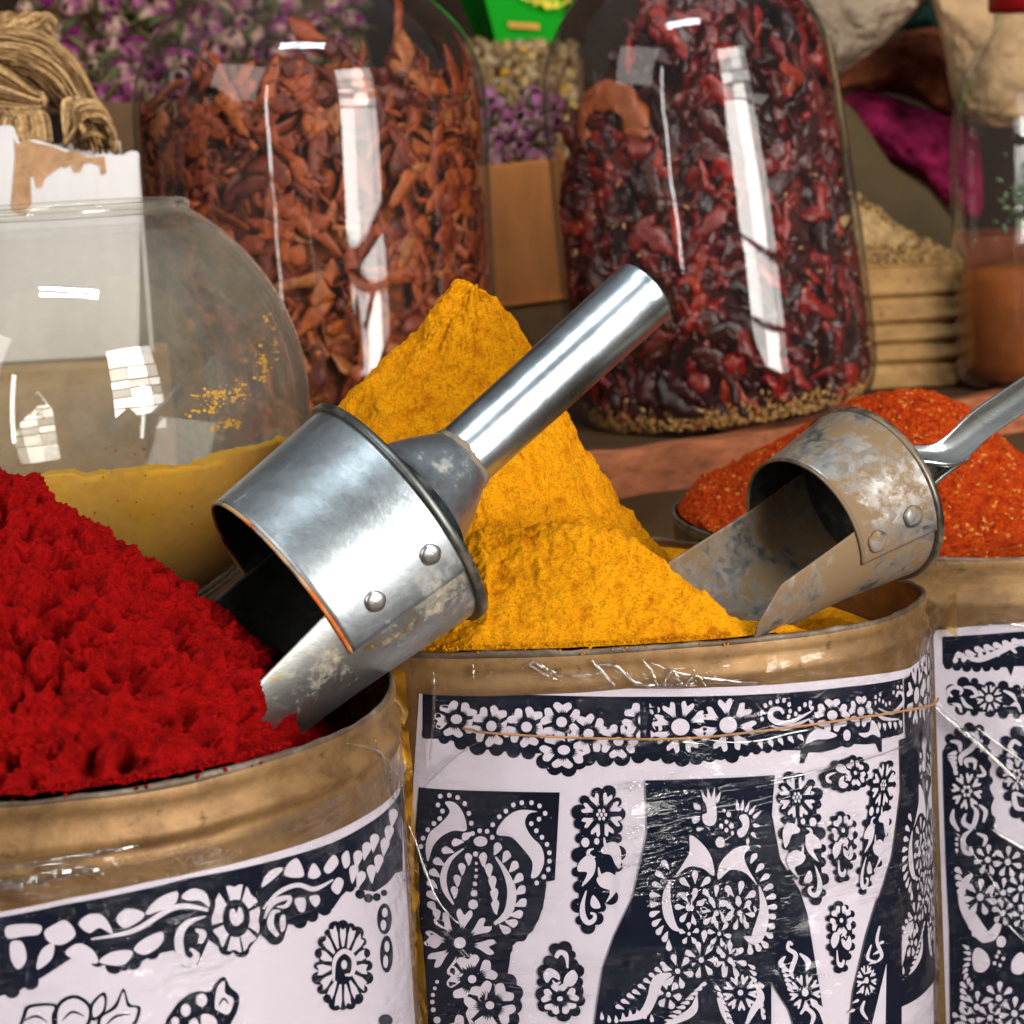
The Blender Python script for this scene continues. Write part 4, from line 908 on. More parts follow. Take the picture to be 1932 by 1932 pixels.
def Hm(x, y):
    z1 = AZ - dirdrop(x, y, AX, AY, (tabR, tabB, tabL, tabF), dist)
    cx = [c[0] for c in crest]; cyy = np.interp(x, cx, [c[1] for c in crest]); cz = np.interp(x, cx, [c[2] for c in crest], left=-1)
    cz = np.where(x < -.012, .4120 - 1.4 * (-.012 - x), cz)
    z2 = cz - np.where(y < cyy, 1.10, .9) * np.abs(y - cyy)
    z = np.maximum(z1, z2)
    k = .009; z = z + k * .8 * np.exp(-np.abs(z1 - z2) / k)
    rill = fbm(np.stack([np.arctan2(y - AY, x - AX) * .055, np.hypot(x - AX, y - AY) * .16, x * 0], -1), 80, 3) * .0035
    q = np.stack([x, y, z * .6], -1); rill = rill * 1.3 + np.abs(fbm(q + 3, 26, 3)) * .006 - np.maximum(0, fbm(q + 8, 34, 3, .5, True) - .5) * .0045
    z = z + rill * np.clip((z - .355) / .03, 0, 1)
    floor_ = np.where(x > .10, .334, .345) + .003 * np.sin(x * 90)
    z = np.maximum(z, floor_)
    return np.where(x < .125, np.maximum(z, .3545 - np.clip((x - .10) / .02, 0, 1) * .02), z)
o = heap('turmeric_powder', FM, Hm, M['turmeric'], 330, 900, amp=.0013, fine=.0008, sc=55, left_steep=True)
tag(o, 'steep orange yellow heap of ground spice peaking above the middle tin', 'powder')

RX, RY, RZ = -.2245, .892, .4655
FL.apex = np.array([RX, RY])
def Hr(x, y):
    r = np.hypot(x - RX, y - RY)
    a = np.arctan2(y - RY, x - RX)
    sl = .86 + .0 * a - .17 * np.clip(-np.sin(a), 0, 1) + .05 * np.clip(np.sin(a), 0, 1)
    z = RZ - sl * np.sqrt(r * r + .0001) + .008
    z = z + .0015 * fbm(np.stack([x, y, x * 0], -1), 22, 2)
    z = z - 1.9 * np.maximum(0, x + .106) * np.clip((1.0 - y) / .1, 0, 1)
    return np.maximum(z, .325)
def clump(P, nn):
    q = fbm(P * [1, 1, .8] + 2, 150, 3, .6); pit = np.clip(-fbm(P * [1, 1, .6] + 40, 150, 2, .5) - .15, 0, 1)
    e_ = np.clip((1 - np.linspace(0, 1, P.shape[0])) * 16, .15, 1)[:, None]
    return P + nn * ((q * .0027 - pit * .020) * e_)[..., None]
o = heap('paprika_powder', FL, Hr, M['paprika'], 330, 900, amp=.0022, fine=.0011, sc=70, post=clump)
tag(o, 'lumpy deep red heap of ground spice in the left tin', 'powder')
# flakes heap
FR.apex = np.array([.235, 1.29])
ft = [0, .02, .04, .07, .10, .14, .25]
def Hf(x, y):
    t = dirdrop(x, y, .235, 1.29, ([0, .003, .012, .040, .068, .095, .12], [0, .003, .012, .03, .06, .08, .1], [0, .004, .012, .028, .042, .055, .07], [0, .004, .012, .026, .042, .064, .10]), ft)
    return np.maximum(.4205 - t, .352)
def grit(P, nn):
    q = vnoise(P * 620) + .6 * vnoise(P * 1100 + 5)
    return P + nn * (q * .0011)[..., None]
o = heap('chili_flakes', FR, Hf, M['flakes'], 300, 900, amp=.0014, fine=.0008, sc=70, post=grit)
tag(o, 'smooth mound of orange red chilli flakes in the right tin', 'chili flakes')

# ------------------------------------------------------------------ scoops
def frame(P0, P1, mj):
    a = (P1 - P0).normalized(); v = _r * mj[0] - _u * mj[1]
    e1 = (v - a * v.dot(a)).normalized(); e2 = a.cross(e1)
    if e2.dot(_f) > 0: e2 = -e2
    return a, e1, e2
def shell(Pf, Rf, fr, t0, t1, phi0, phi1, nt_=24, nphi=60):
    """Pf(t) centre, Rf(t) radius, phi0(t) phi1(t) degrees"""
    a, e1, e2 = fr; V = []; Fq = []
    for i in range(nt_ + 1):
        t = t0 + (t1 - t0) * i / nt_
        for k in range(nphi + 1):
            ph = R_(phi0(t) + (phi1(t) - phi0(t)) * k / nphi); r = Rf(t) * (1 + .006 * math.sin(3 * ph + t * 2))
            V.append(Pf(t) + (e1 * math.cos(ph) + e2 * math.sin(ph)) * r)
    for i in range(nt_):
        for k in range(nphi):
            q = i * (nphi + 1) + k; Fq.append((q, q + 1, q + nphi + 2, q + nphi + 1))
    return V, Fq
def revolve(stations, fr, n=72, closed=False):
    a, e1, e2 = fr; V = []; Fq = []
    for c, r in stations:
        for k in range(n):
            ph = 2 * math.pi * k / n; V.append(c + (e1 * math.cos(ph) + e2 * math.sin(ph)) * r)
    m = len(stations); rr = m if closed else m - 1
    for i in range(rr):
        for k in range(n):
            j = (i + 1) % m; Fq.append((i * n + k, i * n + (k + 1) % n, j * n + (k + 1) % n, j * n + k))
    return V, Fq
def scoop(label, P0, P1, mj, R0, R1, lip, hood, tray, ttip, mats, rivets, rr, name='metal_scoop'):
    fr = frame(P0, P1, mj); a, e1, e2 = fr
    root = empty(name, P0, label, 'scoop', 'metal scoops standing in the spices')
    L = (P1 - P0).length
    Pf = lambda t: P0 + (P1 - P0) * t
    Rf = lambda t: R0 + (R1 - R0) * t if t > 0 else R0 + (R1 - R0) * t * .45
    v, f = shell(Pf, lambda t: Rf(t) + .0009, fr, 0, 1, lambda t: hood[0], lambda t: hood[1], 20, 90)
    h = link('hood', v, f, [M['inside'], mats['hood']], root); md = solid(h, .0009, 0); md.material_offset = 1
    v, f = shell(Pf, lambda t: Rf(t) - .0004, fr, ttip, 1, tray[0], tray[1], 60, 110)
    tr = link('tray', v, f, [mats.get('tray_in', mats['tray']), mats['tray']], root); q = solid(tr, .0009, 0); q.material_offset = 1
    # rolled bead on the hood's mouth
    mb = MB(); pts = []
    for k in range(80):
        ph = R_(hood[0] + (hood[1] - hood[0]) * k / 79)
        pts.append(P0 + (e1 * math.cos(ph) + e2 * math.sin(ph)) * (R0 + .0010))
    mb.tube(pts, .00095, 8); mb.build('mouth_bead', mats['bead'], root)
    # lip and end plate
    st = [(P1 + a * d, r) for d, r in ((-.0016, R1 - .0002), (-.0020, lip - .0006), (-.0012, lip), (.0012, lip), (.0020, lip - .0008), (.0022, lip - .0030), (.0022, .001))]
    v, f = revolve(st, fr, 96); link('end_plate', v, f, mats['lip'], root)
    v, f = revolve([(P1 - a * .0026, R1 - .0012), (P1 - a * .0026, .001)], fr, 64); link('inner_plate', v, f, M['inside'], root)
    bm_ = BVHTree.FromPolygons([tuple(x) for x in shell(Pf, lambda t: Rf(t) + .0014, fr, 0, 1, lambda t: hood[0] - 30, lambda t: hood[1], 20, 90)[0]], shell(Pf, Rf, fr, 0, 1, lambda t: 0, lambda t: 1, 20, 90)[1])
    for (x, y) in rivets:
        d = ray(x, y).normalized(); loc, nrm, _, _ = bm_.ray_cast(CAM, d)
        if loc is None: continue
        if nrm.dot(d) > 0: nrm = -nrm
        q1 = nrm.orthogonal().normalized(); q2 = nrm.cross(q1); V = []; Fq = []; prof = ((1, 0), (1.02, .14), (.90, .27), (.6, .34), (.0, .36))
        for r_, h_ in prof:
            for k in range(24): V.append(loc + (q1 * math.cos(k * math.pi / 12) + q2 * math.sin(k * math.pi / 12)) * rr * r_ * (1 + .03 * math.sin(k * 1.3)) + nrm * rr * h_)
        for i in range(len(prof) - 1):
            for k in range(24): Fq.append((i * 24 + k, i * 24 + (k + 1) % 24, (i + 1) * 24 + (k + 1) % 24, (i + 1) * 24 + k))
        link('rivet', V, Fq, mats['rivet'], root)
    return root, fr

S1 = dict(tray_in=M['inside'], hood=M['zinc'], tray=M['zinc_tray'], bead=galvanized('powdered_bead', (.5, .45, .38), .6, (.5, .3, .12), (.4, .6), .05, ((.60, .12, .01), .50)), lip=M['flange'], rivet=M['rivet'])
P0, P1 = at(543, 1130, .925), at(749, 968, .942)
sc1, fr1 = scoop('large shiny round handled scoop with two rivets, dug into the red powder', P0, P1, (.64, .77), .0500, .0548, .0582, (47, 256),
      (lambda t: -116 + 60 * max(0, (-t - 1.6)) ** 2, lambda t: 71 - 10 * max(0, -t) - 40 * max(0, (-t - 1.25)) ** 2), -2.2, S1, ((812, 1046), (708, 1134)), .0046)
C0, C1, C2 = at(783, 941, .947), at(871, 865, .962), at(1217, 551, 1.0)
frh = frame(C1, C2, (.673, .74))
def lerpf(A, B, t): return A + (B - A) * t
v, f = revolve([(lerpf(C0, C1, t), .0300 + (.0150 - .0300) * (t ** .8) + .0015 * math.sin(t * math.pi)) for t in np.linspace(0, 1, 14)], frh)
link('neck_cone', v, f, M['zinc'], sc1)
jn = [(lerpf(C1, C2, t), .0158 + .0006 * math.sin(i * 2.1)) for i, t in enumerate((-.012, -.005, .004, .010))]
v, f = revolve(jn, frh)
V = np.array([tuple(p) for p in v]); V += fbm(V, 220, 3)[:, None] * .0007
link('solder_joint', V, f, M['solder'], sc1)
ah = (C2 - C1).normalized()
st = [(lerpf(C1, C2, t), .0151 + .0012 * t) for t in np.linspace(0, .985, 20)] + [(C2 - ah * .0008, .0166), (C2, .0162), (C2 + ah * .0002, .0150), (C2 - ah * .03, .0147)]
v, f = revolve(st, frh); link('handle', v, f, M['zinc_tube'], sc1)

S2 = dict(hood=M['zinc_old'], tray=M['zinc_old'], bead=M['flange_old'], lip=M['flange_old'], rivet=M['zinc_old'])
P0, P1 = at(1517, 1005, 1.01), at(1642, 932, 1.0325)
sc2, fr2 = scoop('small dusty scoop with bent strap handle, standing in the middle tin', P0, P1, (.522, .853), .0360, .0424, .0448, (49, 250),
      (lambda t: -125 + (70 * max(0, (-t - 1.6) / .8)), lambda t: 75 - 8 * max(0, -t) - 110 * max(0, -t - 1.0) ** 1.6), -1.38, S2, ((1722, 974), (1655, 1021)), .0052)
def strap(path, wvec, wd, th, name, mat, parent, lip=.0013):
    """bent flat strap with rolled edges; path points, width vectors"""
    P = catmull([tuple(p) for p in path], 8, False); Wv = catmull([tuple(w) for w in wvec], 8, False)
    V = []; Fq = []; n = 10
    for i, (p, w) in enumerate(zip(P, Wv)):
        p = Vector(p); w = Vector(w).normalized(); d = (Vector(P[min(i + 1, len(P) - 1)]) - Vector(P[max(i - 1, 0)])).normalized(); nn = d.cross(w).normalized()
        if nn.dot(_f) > 0: nn = -nn
        for (a_, b_) in ((-1, 0), (-.98, 1.6), (-.82, 1.7), (-.72, .2), (0, -.35), (.72, .2), (.82, 1.7), (.98, 1.6), (1, 0), (0, -1.4)):
            V.append(p + w * (wd / 2 * a_) + nn * (th * b_))
    for i in range(len(P) - 1):
        for k in range(n): Fq.append((i * n + k, i * n + (k + 1) % n, (i + 1) * n + (k + 1) % n, (i + 1) * n + k))
    Fq += [tuple(range(n)), tuple((len(P) - 1) * n + k for k in range(n))]
    return link(name, V, Fq, mat, parent)
wv = lambda x, y, z=0: _r * x - _u * y + _f * z
strap([at(1690, 862, 1.035), at(1735, 862, 1.036), at(1772, 862, 1.038), at(1800, 848, 1.042), at(1850, 800, 1.052), at(1932, 744, 1.066), at(2010, 690, 1.08)],
      [wv(.2, .5, -.8), wv(.2, .5, -.8), wv(.35, .6, -.6), wv(.5, .75, -.3), wv(.5, .85), wv(.5, .85), wv(.5, .85)], .0155, .0014, 'strap_handle', M['steel'], sc2)
strap([at(1738, 935, 1.032), at(1752, 905, 1.036), at(1780, 878, 1.040), at(1815, 850, 1.046)],
      [wv(.5, .45, -.7), wv(.5, .45, -.7), wv(.5, .6, -.6), wv(.5, .7, -.4)], .0120, .0012, 'strap_leg', M['steel'], sc2)

# ------------------------------------------------------------------ glass jars
def lathe(prof, n=96, M4=None, ripple=0., seed=0.):
    V = []; Fq = []
    for r, z in prof:
        for k in range(n):
            a = 2 * math.pi * k / n
            q = r * (1 + ripple * math.sin(2 * a + z * 9 + seed) + ripple * .6 * math.sin(3 * a - z * 17))
            p = Vector((q * math.cos(a), q * math.sin(a), z)); V.append(M4 @ p if M4 else p)
    for i in range(len(prof) - 1):
        for k in range(n): Fq.append((i * n + k, i * n + (k + 1) % n, (i + 1) * n + (k + 1) % n, (i + 1) * n + k))
    return V, Fq
def jar_prof(pts, k=6): return catmull(pts, k, False)
def make_jar(label, mat, prof, M4, cat='glass jar', name='glass_jar', ripple=.003, wall=.0035, group='glass jars on the shelf'):
    root = empty(name, M4.translation, label, cat, group)
    P = jar_prof(prof)
    v, f = lathe(P, 120, M4, ripple); link('glass_wall', v, f, mat, root)
    inner = [(max(.0005, r - wall), z + (wall if i < 10 else 0)) for i, (r, z) in enumerate(P)]
    r, z = P[-1]
    v, f = lathe([(r - wall - .001, z - .001), (r - wall, z + .0025), (r, z + .003), (r + .002, z + .0005), (r + .0015, z - .003), (r, z - .0035)], 96, M4, ripple); link('mouth_rim', v, f, mat, root)
    return root, P
def rin(P, z, wall=.0045):
    zs = [p[1] for p in P]; return np.interp(z, zs, [p[0] for p in P]) - wall
J1c = at(605, 500, 1.68)
MJ1 = Matrix.Translation((J1c.x, J1c.y, .352))
p1 = [(.001, 0), (.10, 0), (.128, .004), (.1345, .020), (.1356, .06), (.1350, .16), (.1352, .24), (.134, .272), (.127, .297), (.113, .320), (.090, .342), (.070, .358), (.062, .372), (.061, .395)]
j1, P1_ = make_jar('large glass jar packed with orange brown mace, behind the fishbowl', M['jar_glass'], p1, MJ1)
base2 = at(1378, 800, 1.70)
MJ2 = Matrix.Translation((base2.x, base2.y, .358)) @ Matrix.Rotation(R_(-5.2), 4, 'Y')
p2 = [(.001, 0), (.085, 0), (.106, .004), (.117, .022), (.1195, .05), (.1185, .12), (.115, .20), (.1125, .255), (.107, .285), (.094, .312), (.074, .335), (.060, .352), (.056, .372), (.056, .395)]
j2, P2_ = make_jar('large glass jar full of glossy dark red dried chillies', M['jar_glass'], p2, MJ2)
b3 = at(2012, 760, 1.80)
MJ3 = Matrix.Translation((b3.x, b3.y, .36))
p3 = [(.001, 0), (.075, 0), (.087, .006), (.0915, .03), (.0915, .12), (.091, .20), (.088, .228), (.078, .255), (.064, .275), (.056, .288), (.055, .300), (.055, .312)]
j3, P3_ = make_jar('glass jar with red lid, cut off by the right side', M['jar_glass'], p3, MJ3)
v, f = lathe([(.001, .338), (.057, .338), (.0595, .335), (.0595, .302), (.058, .300)], 72, MJ3); link('red_lid', v, f, M['lid'], j3)
v, f = lathe([(.001, .006), (.078, .006), (.086, .02), (.086, .085), (.083, .093), (.05, .099), (.001, .101)], 72, MJ3)
V = np.array([tuple(p) for p in v]); V += fbm(V, 40, 3)[:, None] * .0016
tag(link('spice_fill', V, f, M['amber']), 'orange brown ground spice low in the red lidded jar', 'spice')
gpts = []
for k in range(900):
    q = Vector((random.gauss(0, .022), random.gauss(-.03, .02), .145 + random.gauss(0, .018))); 
    if q.xy.length < .08: gpts.append(MJ3 @ q)
G_BITS = gpts

# fishbowl
BC = at(155, 770, 1.22); BR = .1278
ang = np.linspace(-80, 59.6, 40)
prof = [(.0005, -BR * .985)] + [(BR * math.cos(R_(a)), BR * math.sin(R_(a))) for a in ang]
MBW = Matrix.Translation(BC)
bowl = empty('glass_bowl', BC - Vector((0, 0, BR)), 'round glass fishbowl with yellow powder in its lower half', 'glass bowl')
v, f = lathe(prof, 160, MBW, .0015); link('glass_wall', v, f, M['bowl_glass'], bowl)
v, f = lathe([(max(.0004, r - .0026 * (r / BR)), z * .98) for r, z in prof[:-2]], 160, MBW, .0015, .5); link('inner_glass', v, [q[::-1] for q in f], M['bowl_glass'], bowl)
rz = BR * math.sin(R_(59.6)); rr_ = BR * math.cos(R_(59.6))
v, f = lathe([(rr_ + .0042 * math.cos(t), rz + .0005 + .0036 * math.sin(t)) for t in np.linspace(-2.4, 3.9, 14)], 160, MBW, .004); link('mouth_rim', v, f, M['bowl_glass'], bowl)
zA = at(20, 897, 1.125).z; xA = at(20, 897, 1.125).x; zB = at(520, 838, 1.185).z; xB = at(520, 838, 1.185).x
Rp = BR - .0062; V = []; Fq = []; n = 240
def zs_(x, y): return zA + (zB - zA) * (x - xA) / (xB - xA) - max(0, y - (BC.y - math.sqrt(max(.0001, .1035 ** 2 - (x - BC.x) ** 2)))) * .62 + .0022 * float(vnoise(np.array([x * 60, y * 60, 0.]))) + .0015 * float(vnoise(np.array([x * 240, y * 240, 3.])))
rows = 60
zk = [zs_(BC.x + .1036 * math.cos(2 * math.pi * k / n), BC.y + .1036 * math.sin(2 * math.pi * k / n)) for k in range(n)]
for i in range(rows):
    for k in range(n):
        a = 2 * math.pi * k / n; ca, sa = math.cos(a), math.sin(a)
        ph = -math.pi / 2 + .02 + (math.pi / 2 + .9) * i / (rows - 1); r = Rp * math.cos(ph); z = Rp * math.sin(ph)
        p = BC + Vector((r * ca, r * sa, z)); zl = zk[k]
        if p.z > zl:
            z2 = zl - BC.z; r = math.sqrt(max(1e-6, Rp * Rp - z2 * z2)); p = Vector((BC.x + r * ca, BC.y + r * sa, zl))
        V.append(p)
for j in range(1, 14):
    for k in range(n):
        q = V[(rows - 1) * n + k]; t = 1 - j / 13.5; x = BC.x + (q.x - BC.x) * t; y = BC.y + (q.y - BC.y) * t; V.append(Vector((x, y, zs_(x, y))))
for i in range(rows + 12):
    for k in range(n): Fq.append((i * n + k, i * n + (k + 1) % n, (i + 1) * n + (k + 1) % n, (i + 1) * n + k))
tag(link('yellow_powder', V, Fq, M['yellow']), 'pale yellow powder filling the lower half of the fishbowl', 'powder')
# powder stuck to the glass
def sph(px, py, R):
    d = ray(px, py).normalized(); oc = CAM - BC; b = d.dot(oc); c = oc.dot(oc) - R * R; q = b * b - c
    return CAM + d * (-b - math.sqrt(max(q, 0)))
mb = MB(); mr_ = MB()
spots = []
for (x, y, sx, sy, n_) in ((505, 600, 8, 8, 5), (495, 690, 14, 34, 22), (520, 650, 6, 20, 8), (415, 745, 44, 14, 34), (425, 800, 34, 8, 16), (390, 770, 30, 16, 14), (455, 740, 10, 20, 10), (290, 745, 4, 3, 2), (220, 700, 3, 3, 1)):
    for k in range(n_ * 3): spots.append((x + random.gauss(0, sx * .55), y + random.gauss(0, sy * .55), .6 + 3.2 * random.random() ** 2.5))
for x, y, r in spots:
    P = [sph(x + r * (1 + .5 * random.random()) * math.cos(a), y + r * (.7 + .5 * random.random()) * math.sin(a), BR - .0032) for a in np.linspace(0, 6.28, 9)[:-1]]
    mb.add(P, [tuple(range(8))])
mb.build('powder_smear', M['yellow'], bowl)['kind'] = 'stuff'
for k in range(34):
    x = random.uniform(150, 480); y = random.uniform(890, 1110); r = random.uniform(.8, 2.2)
    if k < 5: x, y = (200 + k * 18, 850 + random.uniform(-10, 10))
    P = [sph(x + r * math.cos(a), y + r * math.sin(a), BR + .0002) for a in np.linspace(0, 6.28, 7)[:-1]]
    mr_.add(P, [tuple(range(6))])
mr_.build('red_specks', M['paprika'], bowl)['kind'] = 'stuff'

# ---- mace blades in the first jar
def clampjar(P, prof, M4, top=None, wall=.006):
    inv = np.array(M4.inverted()); L = P @ inv[:3, :3].T + inv[:3, 3]
    r = np.hypot(L[:, 0], L[:, 1]) + 1e-9; L[:, 2] = np.maximum(L[:, 2], .006)
    rm = rin(prof, L[:, 2], wall); k = np.minimum(1, rm / r); L[:, 0] *= k; L[:, 1] *= k
    m = np.array(M4); return L @ m[:3, :3].T + m[:3, 3]
def ribbon(p, d, side, length, width, curl, twist, n=9, m=3):
    """curled leathery strap as (n x m) grid"""
    V = []; pos = np.array(p, float); d = np.array(d, float); s = np.array(side, float); nn = np.cross(d, s)
    cup = random.uniform(-1.0, 1.0)
    for i in range(n):
        t = i / (n - 1); w = width * (math.sin(math.pi * min(1, t * .86 + .10)) ** .65) * (1 + .22 * math.sin(t * 11 + p[0] * 900))
        for j in range(m):
            q = (j / (m - 1) - .5) * 2
            V.append(pos + s * q * w * .5 + nn * (cup * q * q * w * .30))
        c, s_ = math.cos(curl / n), math.sin(curl / n); d, nn = d * c + nn * s_, nn * c - d * s_
        c, s_ = math.cos(twist / n), math.sin(twist / n); s, nn = s * c + nn * s_, nn * c - s * s_
        pos = pos + d * length / n
    Fq = [(i * m + j, i * m + j + 1, (i + 1) * m + j + 1, (i + 1) * m + j) for i in range(n - 1) for j in range(m - 1)]
    return V, Fq
def rvec():
    v = np.array([random.gauss(0, 1) for _ in range(3)]); return v / np.linalg.norm(v)
Vs, Fs = [], []
def topz1(x): return .276 + .026 * math.exp(-((x - .03) / .05) ** 2) - (.018 if x < -.06 else 0) + .012 * math.exp(-((x + .05) / .03) ** 2)
for b in range(1050):
    a = random.uniform(-math.pi, 0) if random.random() < .8 else random.uniform(0, math.pi)
    z = random.uniform(.008, .30); x_ = .12 * math.cos(a)
    if z > topz1(x_): z = random.uniform(.01, topz1(x_))
    r = rin(P1_, z) - abs(random.gauss(0, .011)) - .001
    p = np.array(MJ1 @ Vector((r * math.cos(a), r * math.sin(a), z)))
    out = np.array([math.cos(a), math.sin(a), 0]); tang = rvec(); tang -= out * tang.dot(out) * .75; tang /= np.linalg.norm(tang)
    small = random.random() < .45 or (b % 7 < 4 and z < .11)
    for k in range(random.choice((1, 2, 3))):
        d = tang + rvec() * .55; d /= np.linalg.norm(d); sd = np.cross(d, out + rvec() * .5); sd /= np.linalg.norm(sd)
        v, f = ribbon(p, d, sd, random.uniform(.018, .036) if small else random.uniform(.032, .07), random.uniform(.0018, .006) if small else random.uniform(.009, .019), random.uniform(-5.0, 5.0), random.uniform(-2.4, 2.4), 11, 4)
        o_ = sum(len(q) for q in Vs); Vs.append(np.array(v)); Fs += [tuple(i + o_ for i in q) for q in f]
V = clampjar(np.vstack(Vs), P1_, MJ1, wall=.0055); V += fbm(V, 210, 2)[:, None] * .0007
o = link('mace_blades', V, Fs, M['mace']); solid(o, .0009, 0)
tag(o, 'curled orange brown mace blades filling the large left jar', 'mace', kind='stuff')
v, f = lathe([(.001, .008), (.100, .008), (.114, .02), (.115, .20), (.108, .245), (.08, .262), (.001, .270)], 64, MJ1)
V = np.array([tuple(p) for p in v]); V += fbm(V, 50, 3)[:, None] * .004
tag(link('mace_crumbs', V, f, flat('mace_crumb', (.20, .05, .014), .8, .2, .6, 120, 1., .004)), 'fine broken mace packed in the middle of the left jar', 'mace', kind='stuff')

# ---- chillies in the second jar
def pod(p, d, length, rad, flatn, seed, n=18, m=14):
    d = np.array(d); up = rvec(); s = np.cross(d, up); s /= np.linalg.norm(s); nn = np.cross(s, d)
    bend = random.uniform(-.35, .35); V = []
    for i in range(n):
        t = i / (n - 1); w = rad * (math.sin(math.pi * min(1., .06 + .93 * t)) ** .55) * (1.15 - .65 * t)
        c = np.array(p) + d * length * (t - .5) + s * bend * length * (t - .5) ** 2 * 2
        for k in range(m):
            a = 2 * math.pi * k / m; q = 1 + .30 * math.sin(2 * a + seed + t * 6) + .20 * abs(math.sin(2.5 * a - seed * 2 - t * 9)) + .12 * math.sin(t * 23 + seed * 3 + 2 * a)
            V.append(c + s * math.cos(a) * w * q + nn * math.sin(a) * w * q * flatn)
    Fq = [(i * m + k, i * m + (k + 1) % m, (i + 1) * m + (k + 1) % m, (i + 1) * m + k) for i in range(n - 1) for k in range(m)]
    Fq += [tuple(range(m))[::-1], tuple((n - 1) * m + k for k in range(m))]
    return V, Fq
Vs, Fs = [], []; cnt = 0
def topz2(x): return .335 if x > -.02 else (.335 + (x + .02) * 1.35)
for b in range(1150):
    a = random.uniform(-math.pi, 0) if random.random() < .8 else random.uniform(0, math.pi)
    z = random.uniform(.012, .345); x_ = .11 * math.cos(a)
    if z > topz2(x_): continue
    r = max(.01, rin(P2_, z) - abs(random.gauss(0, .012)) - .004)
    out = np.array([math.cos(a), math.sin(a), 0]); p = np.array([r * math.cos(a), r * math.sin(a), z])
    d = rvec(); d -= out * d.dot(out) * .8; d /= np.linalg.norm(d)
    if random.random() < .5: d = d * .5 + np.array([.2, 0, .8 if random.random() < .5 else -.8]); d /= np.linalg.norm(d)
    v, f = pod(p, d, random.uniform(.020, .050), random.uniform(.0045, .0098), random.uniform(.35, .7), random.uniform(0, 6))
    v = np.array(v) @ np.array(MJ2)[:3, :3].T + np.array(MJ2)[:3, 3]
    Vs.append(v); Fs += [tuple(i + cnt for i in q) for q in f]; cnt += len(v)
V = np.vstack(Vs); V += np.stack([np.abs(fbm(V + q, 85, 2)) for q in (0, 7, 13)], -1) * .0042; V = clampjar(V, P2_, MJ2, wall=.0055)
tag(link('dried_chillies', V, Fs, M['chili']), 'wrinkled glossy dark red chillies packed in the second large jar', 'chillies', kind='stuff')
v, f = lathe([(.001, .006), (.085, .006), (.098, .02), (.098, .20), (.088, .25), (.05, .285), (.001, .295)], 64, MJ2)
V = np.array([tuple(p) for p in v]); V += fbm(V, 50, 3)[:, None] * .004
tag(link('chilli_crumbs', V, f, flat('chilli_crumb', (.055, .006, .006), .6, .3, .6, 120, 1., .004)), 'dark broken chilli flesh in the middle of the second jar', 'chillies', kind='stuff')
def bits(name, pts, size, mat, label, cat, lj=.5, squash=.55, kind='stuff'):
    V = []; Fq = []; n = 0
    for p in pts:
        s = size * random.uniform(1 - lj, 1 + lj); d = rvec(); u = np.cross(d, rvec()); u /= np.linalg.norm(u); w = np.cross(d, u)
        for i, t in enumerate((-1, -.6, .1, .7, 1)):
            q = (0.25, .85, 1., .75, .2)[i] * s * squash
            for k in range(6):
                a = k * math.pi / 3; V.append(np.array(p) + d * t * s + (u * math.cos(a) + w * math.sin(a) * .8) * q)
        for i in range(4):
            for k in range(6): Fq.append((n + i * 6 + k, n + i * 6 + (k + 1) % 6, n + (i + 1) * 6 + (k + 1) % 6, n + (i + 1) * 6 + k))
        Fq += [tuple(n + k for k in range(6))[::-1], tuple(n + 24 + k for k in range(6))]; n += 30
    return tag(link(name, V, Fq, mat), label, cat, kind=kind)
pts = []
for k in range(1500):
    a = random.uniform(-math.pi, .3); z = .007 + abs(random.gauss(0, .007)) if k < 1440 else random.uniform(.02, .2)
    r = rin(P2_, z) - .0005 - (abs(random.gauss(0, .004)) if k < 1440 else .0); pts.append(MJ2 @ Vector((r * math.cos(a), r * math.sin(a), z)))
V = clampjar(np.array([tuple(p) for p in pts]), P2_, MJ2, wall=.0062)
bits('chilli_seeds', V, .0019, M['seed'], 'pale chilli seeds fallen to the bottom of the second jar', 'seeds')
bits('green_reflection', G_BITS, .0032, flat('green_reflection', (.16, .25, .13), .8, .1, .4), 'loose grey green bits standing in for a reflection above the spice in the red lidded jar', 'reflection')  # green reflection in the jar glass, put in as loose bits
# orange curl lying against the glass
pc = [(1108, 260), (1100, 225), (1118, 190), (1150, 180), (1180, 200), (1200, 245), (1215, 265)]
mb = MB(); ptsc = []
for i, (x, y) in enumerate(pc):
    q = at(x, y, 1.60); l = MJ2.inverted() @ q; rr2 = rin(P2_, l.z) - .004; dx = l.x; dy = -math.sqrt(max(1e-5, rr2 ** 2 - dx * dx)); ptsc.append(MJ2 @ Vector((dx, dy, l.z)))
mb.tube([Vector(c) for c in catmull([tuple(p) for p in ptsc], 5, False)], [.003 + .0075 * math.sin(math.pi * i / 30) for i in range(31)], 16)
V = np.array(mb.v); V += np.stack([fbm(V + q, 90, 3) for q in (0, 7, 13)], -1) * .0045; V = clampjar(V, P2_, MJ2, wall=.0050)
tag(link('orange_peel', V, mb.f, M['peel']), 'curled orange brown pod pressed to the glass of the second jar', 'pod')

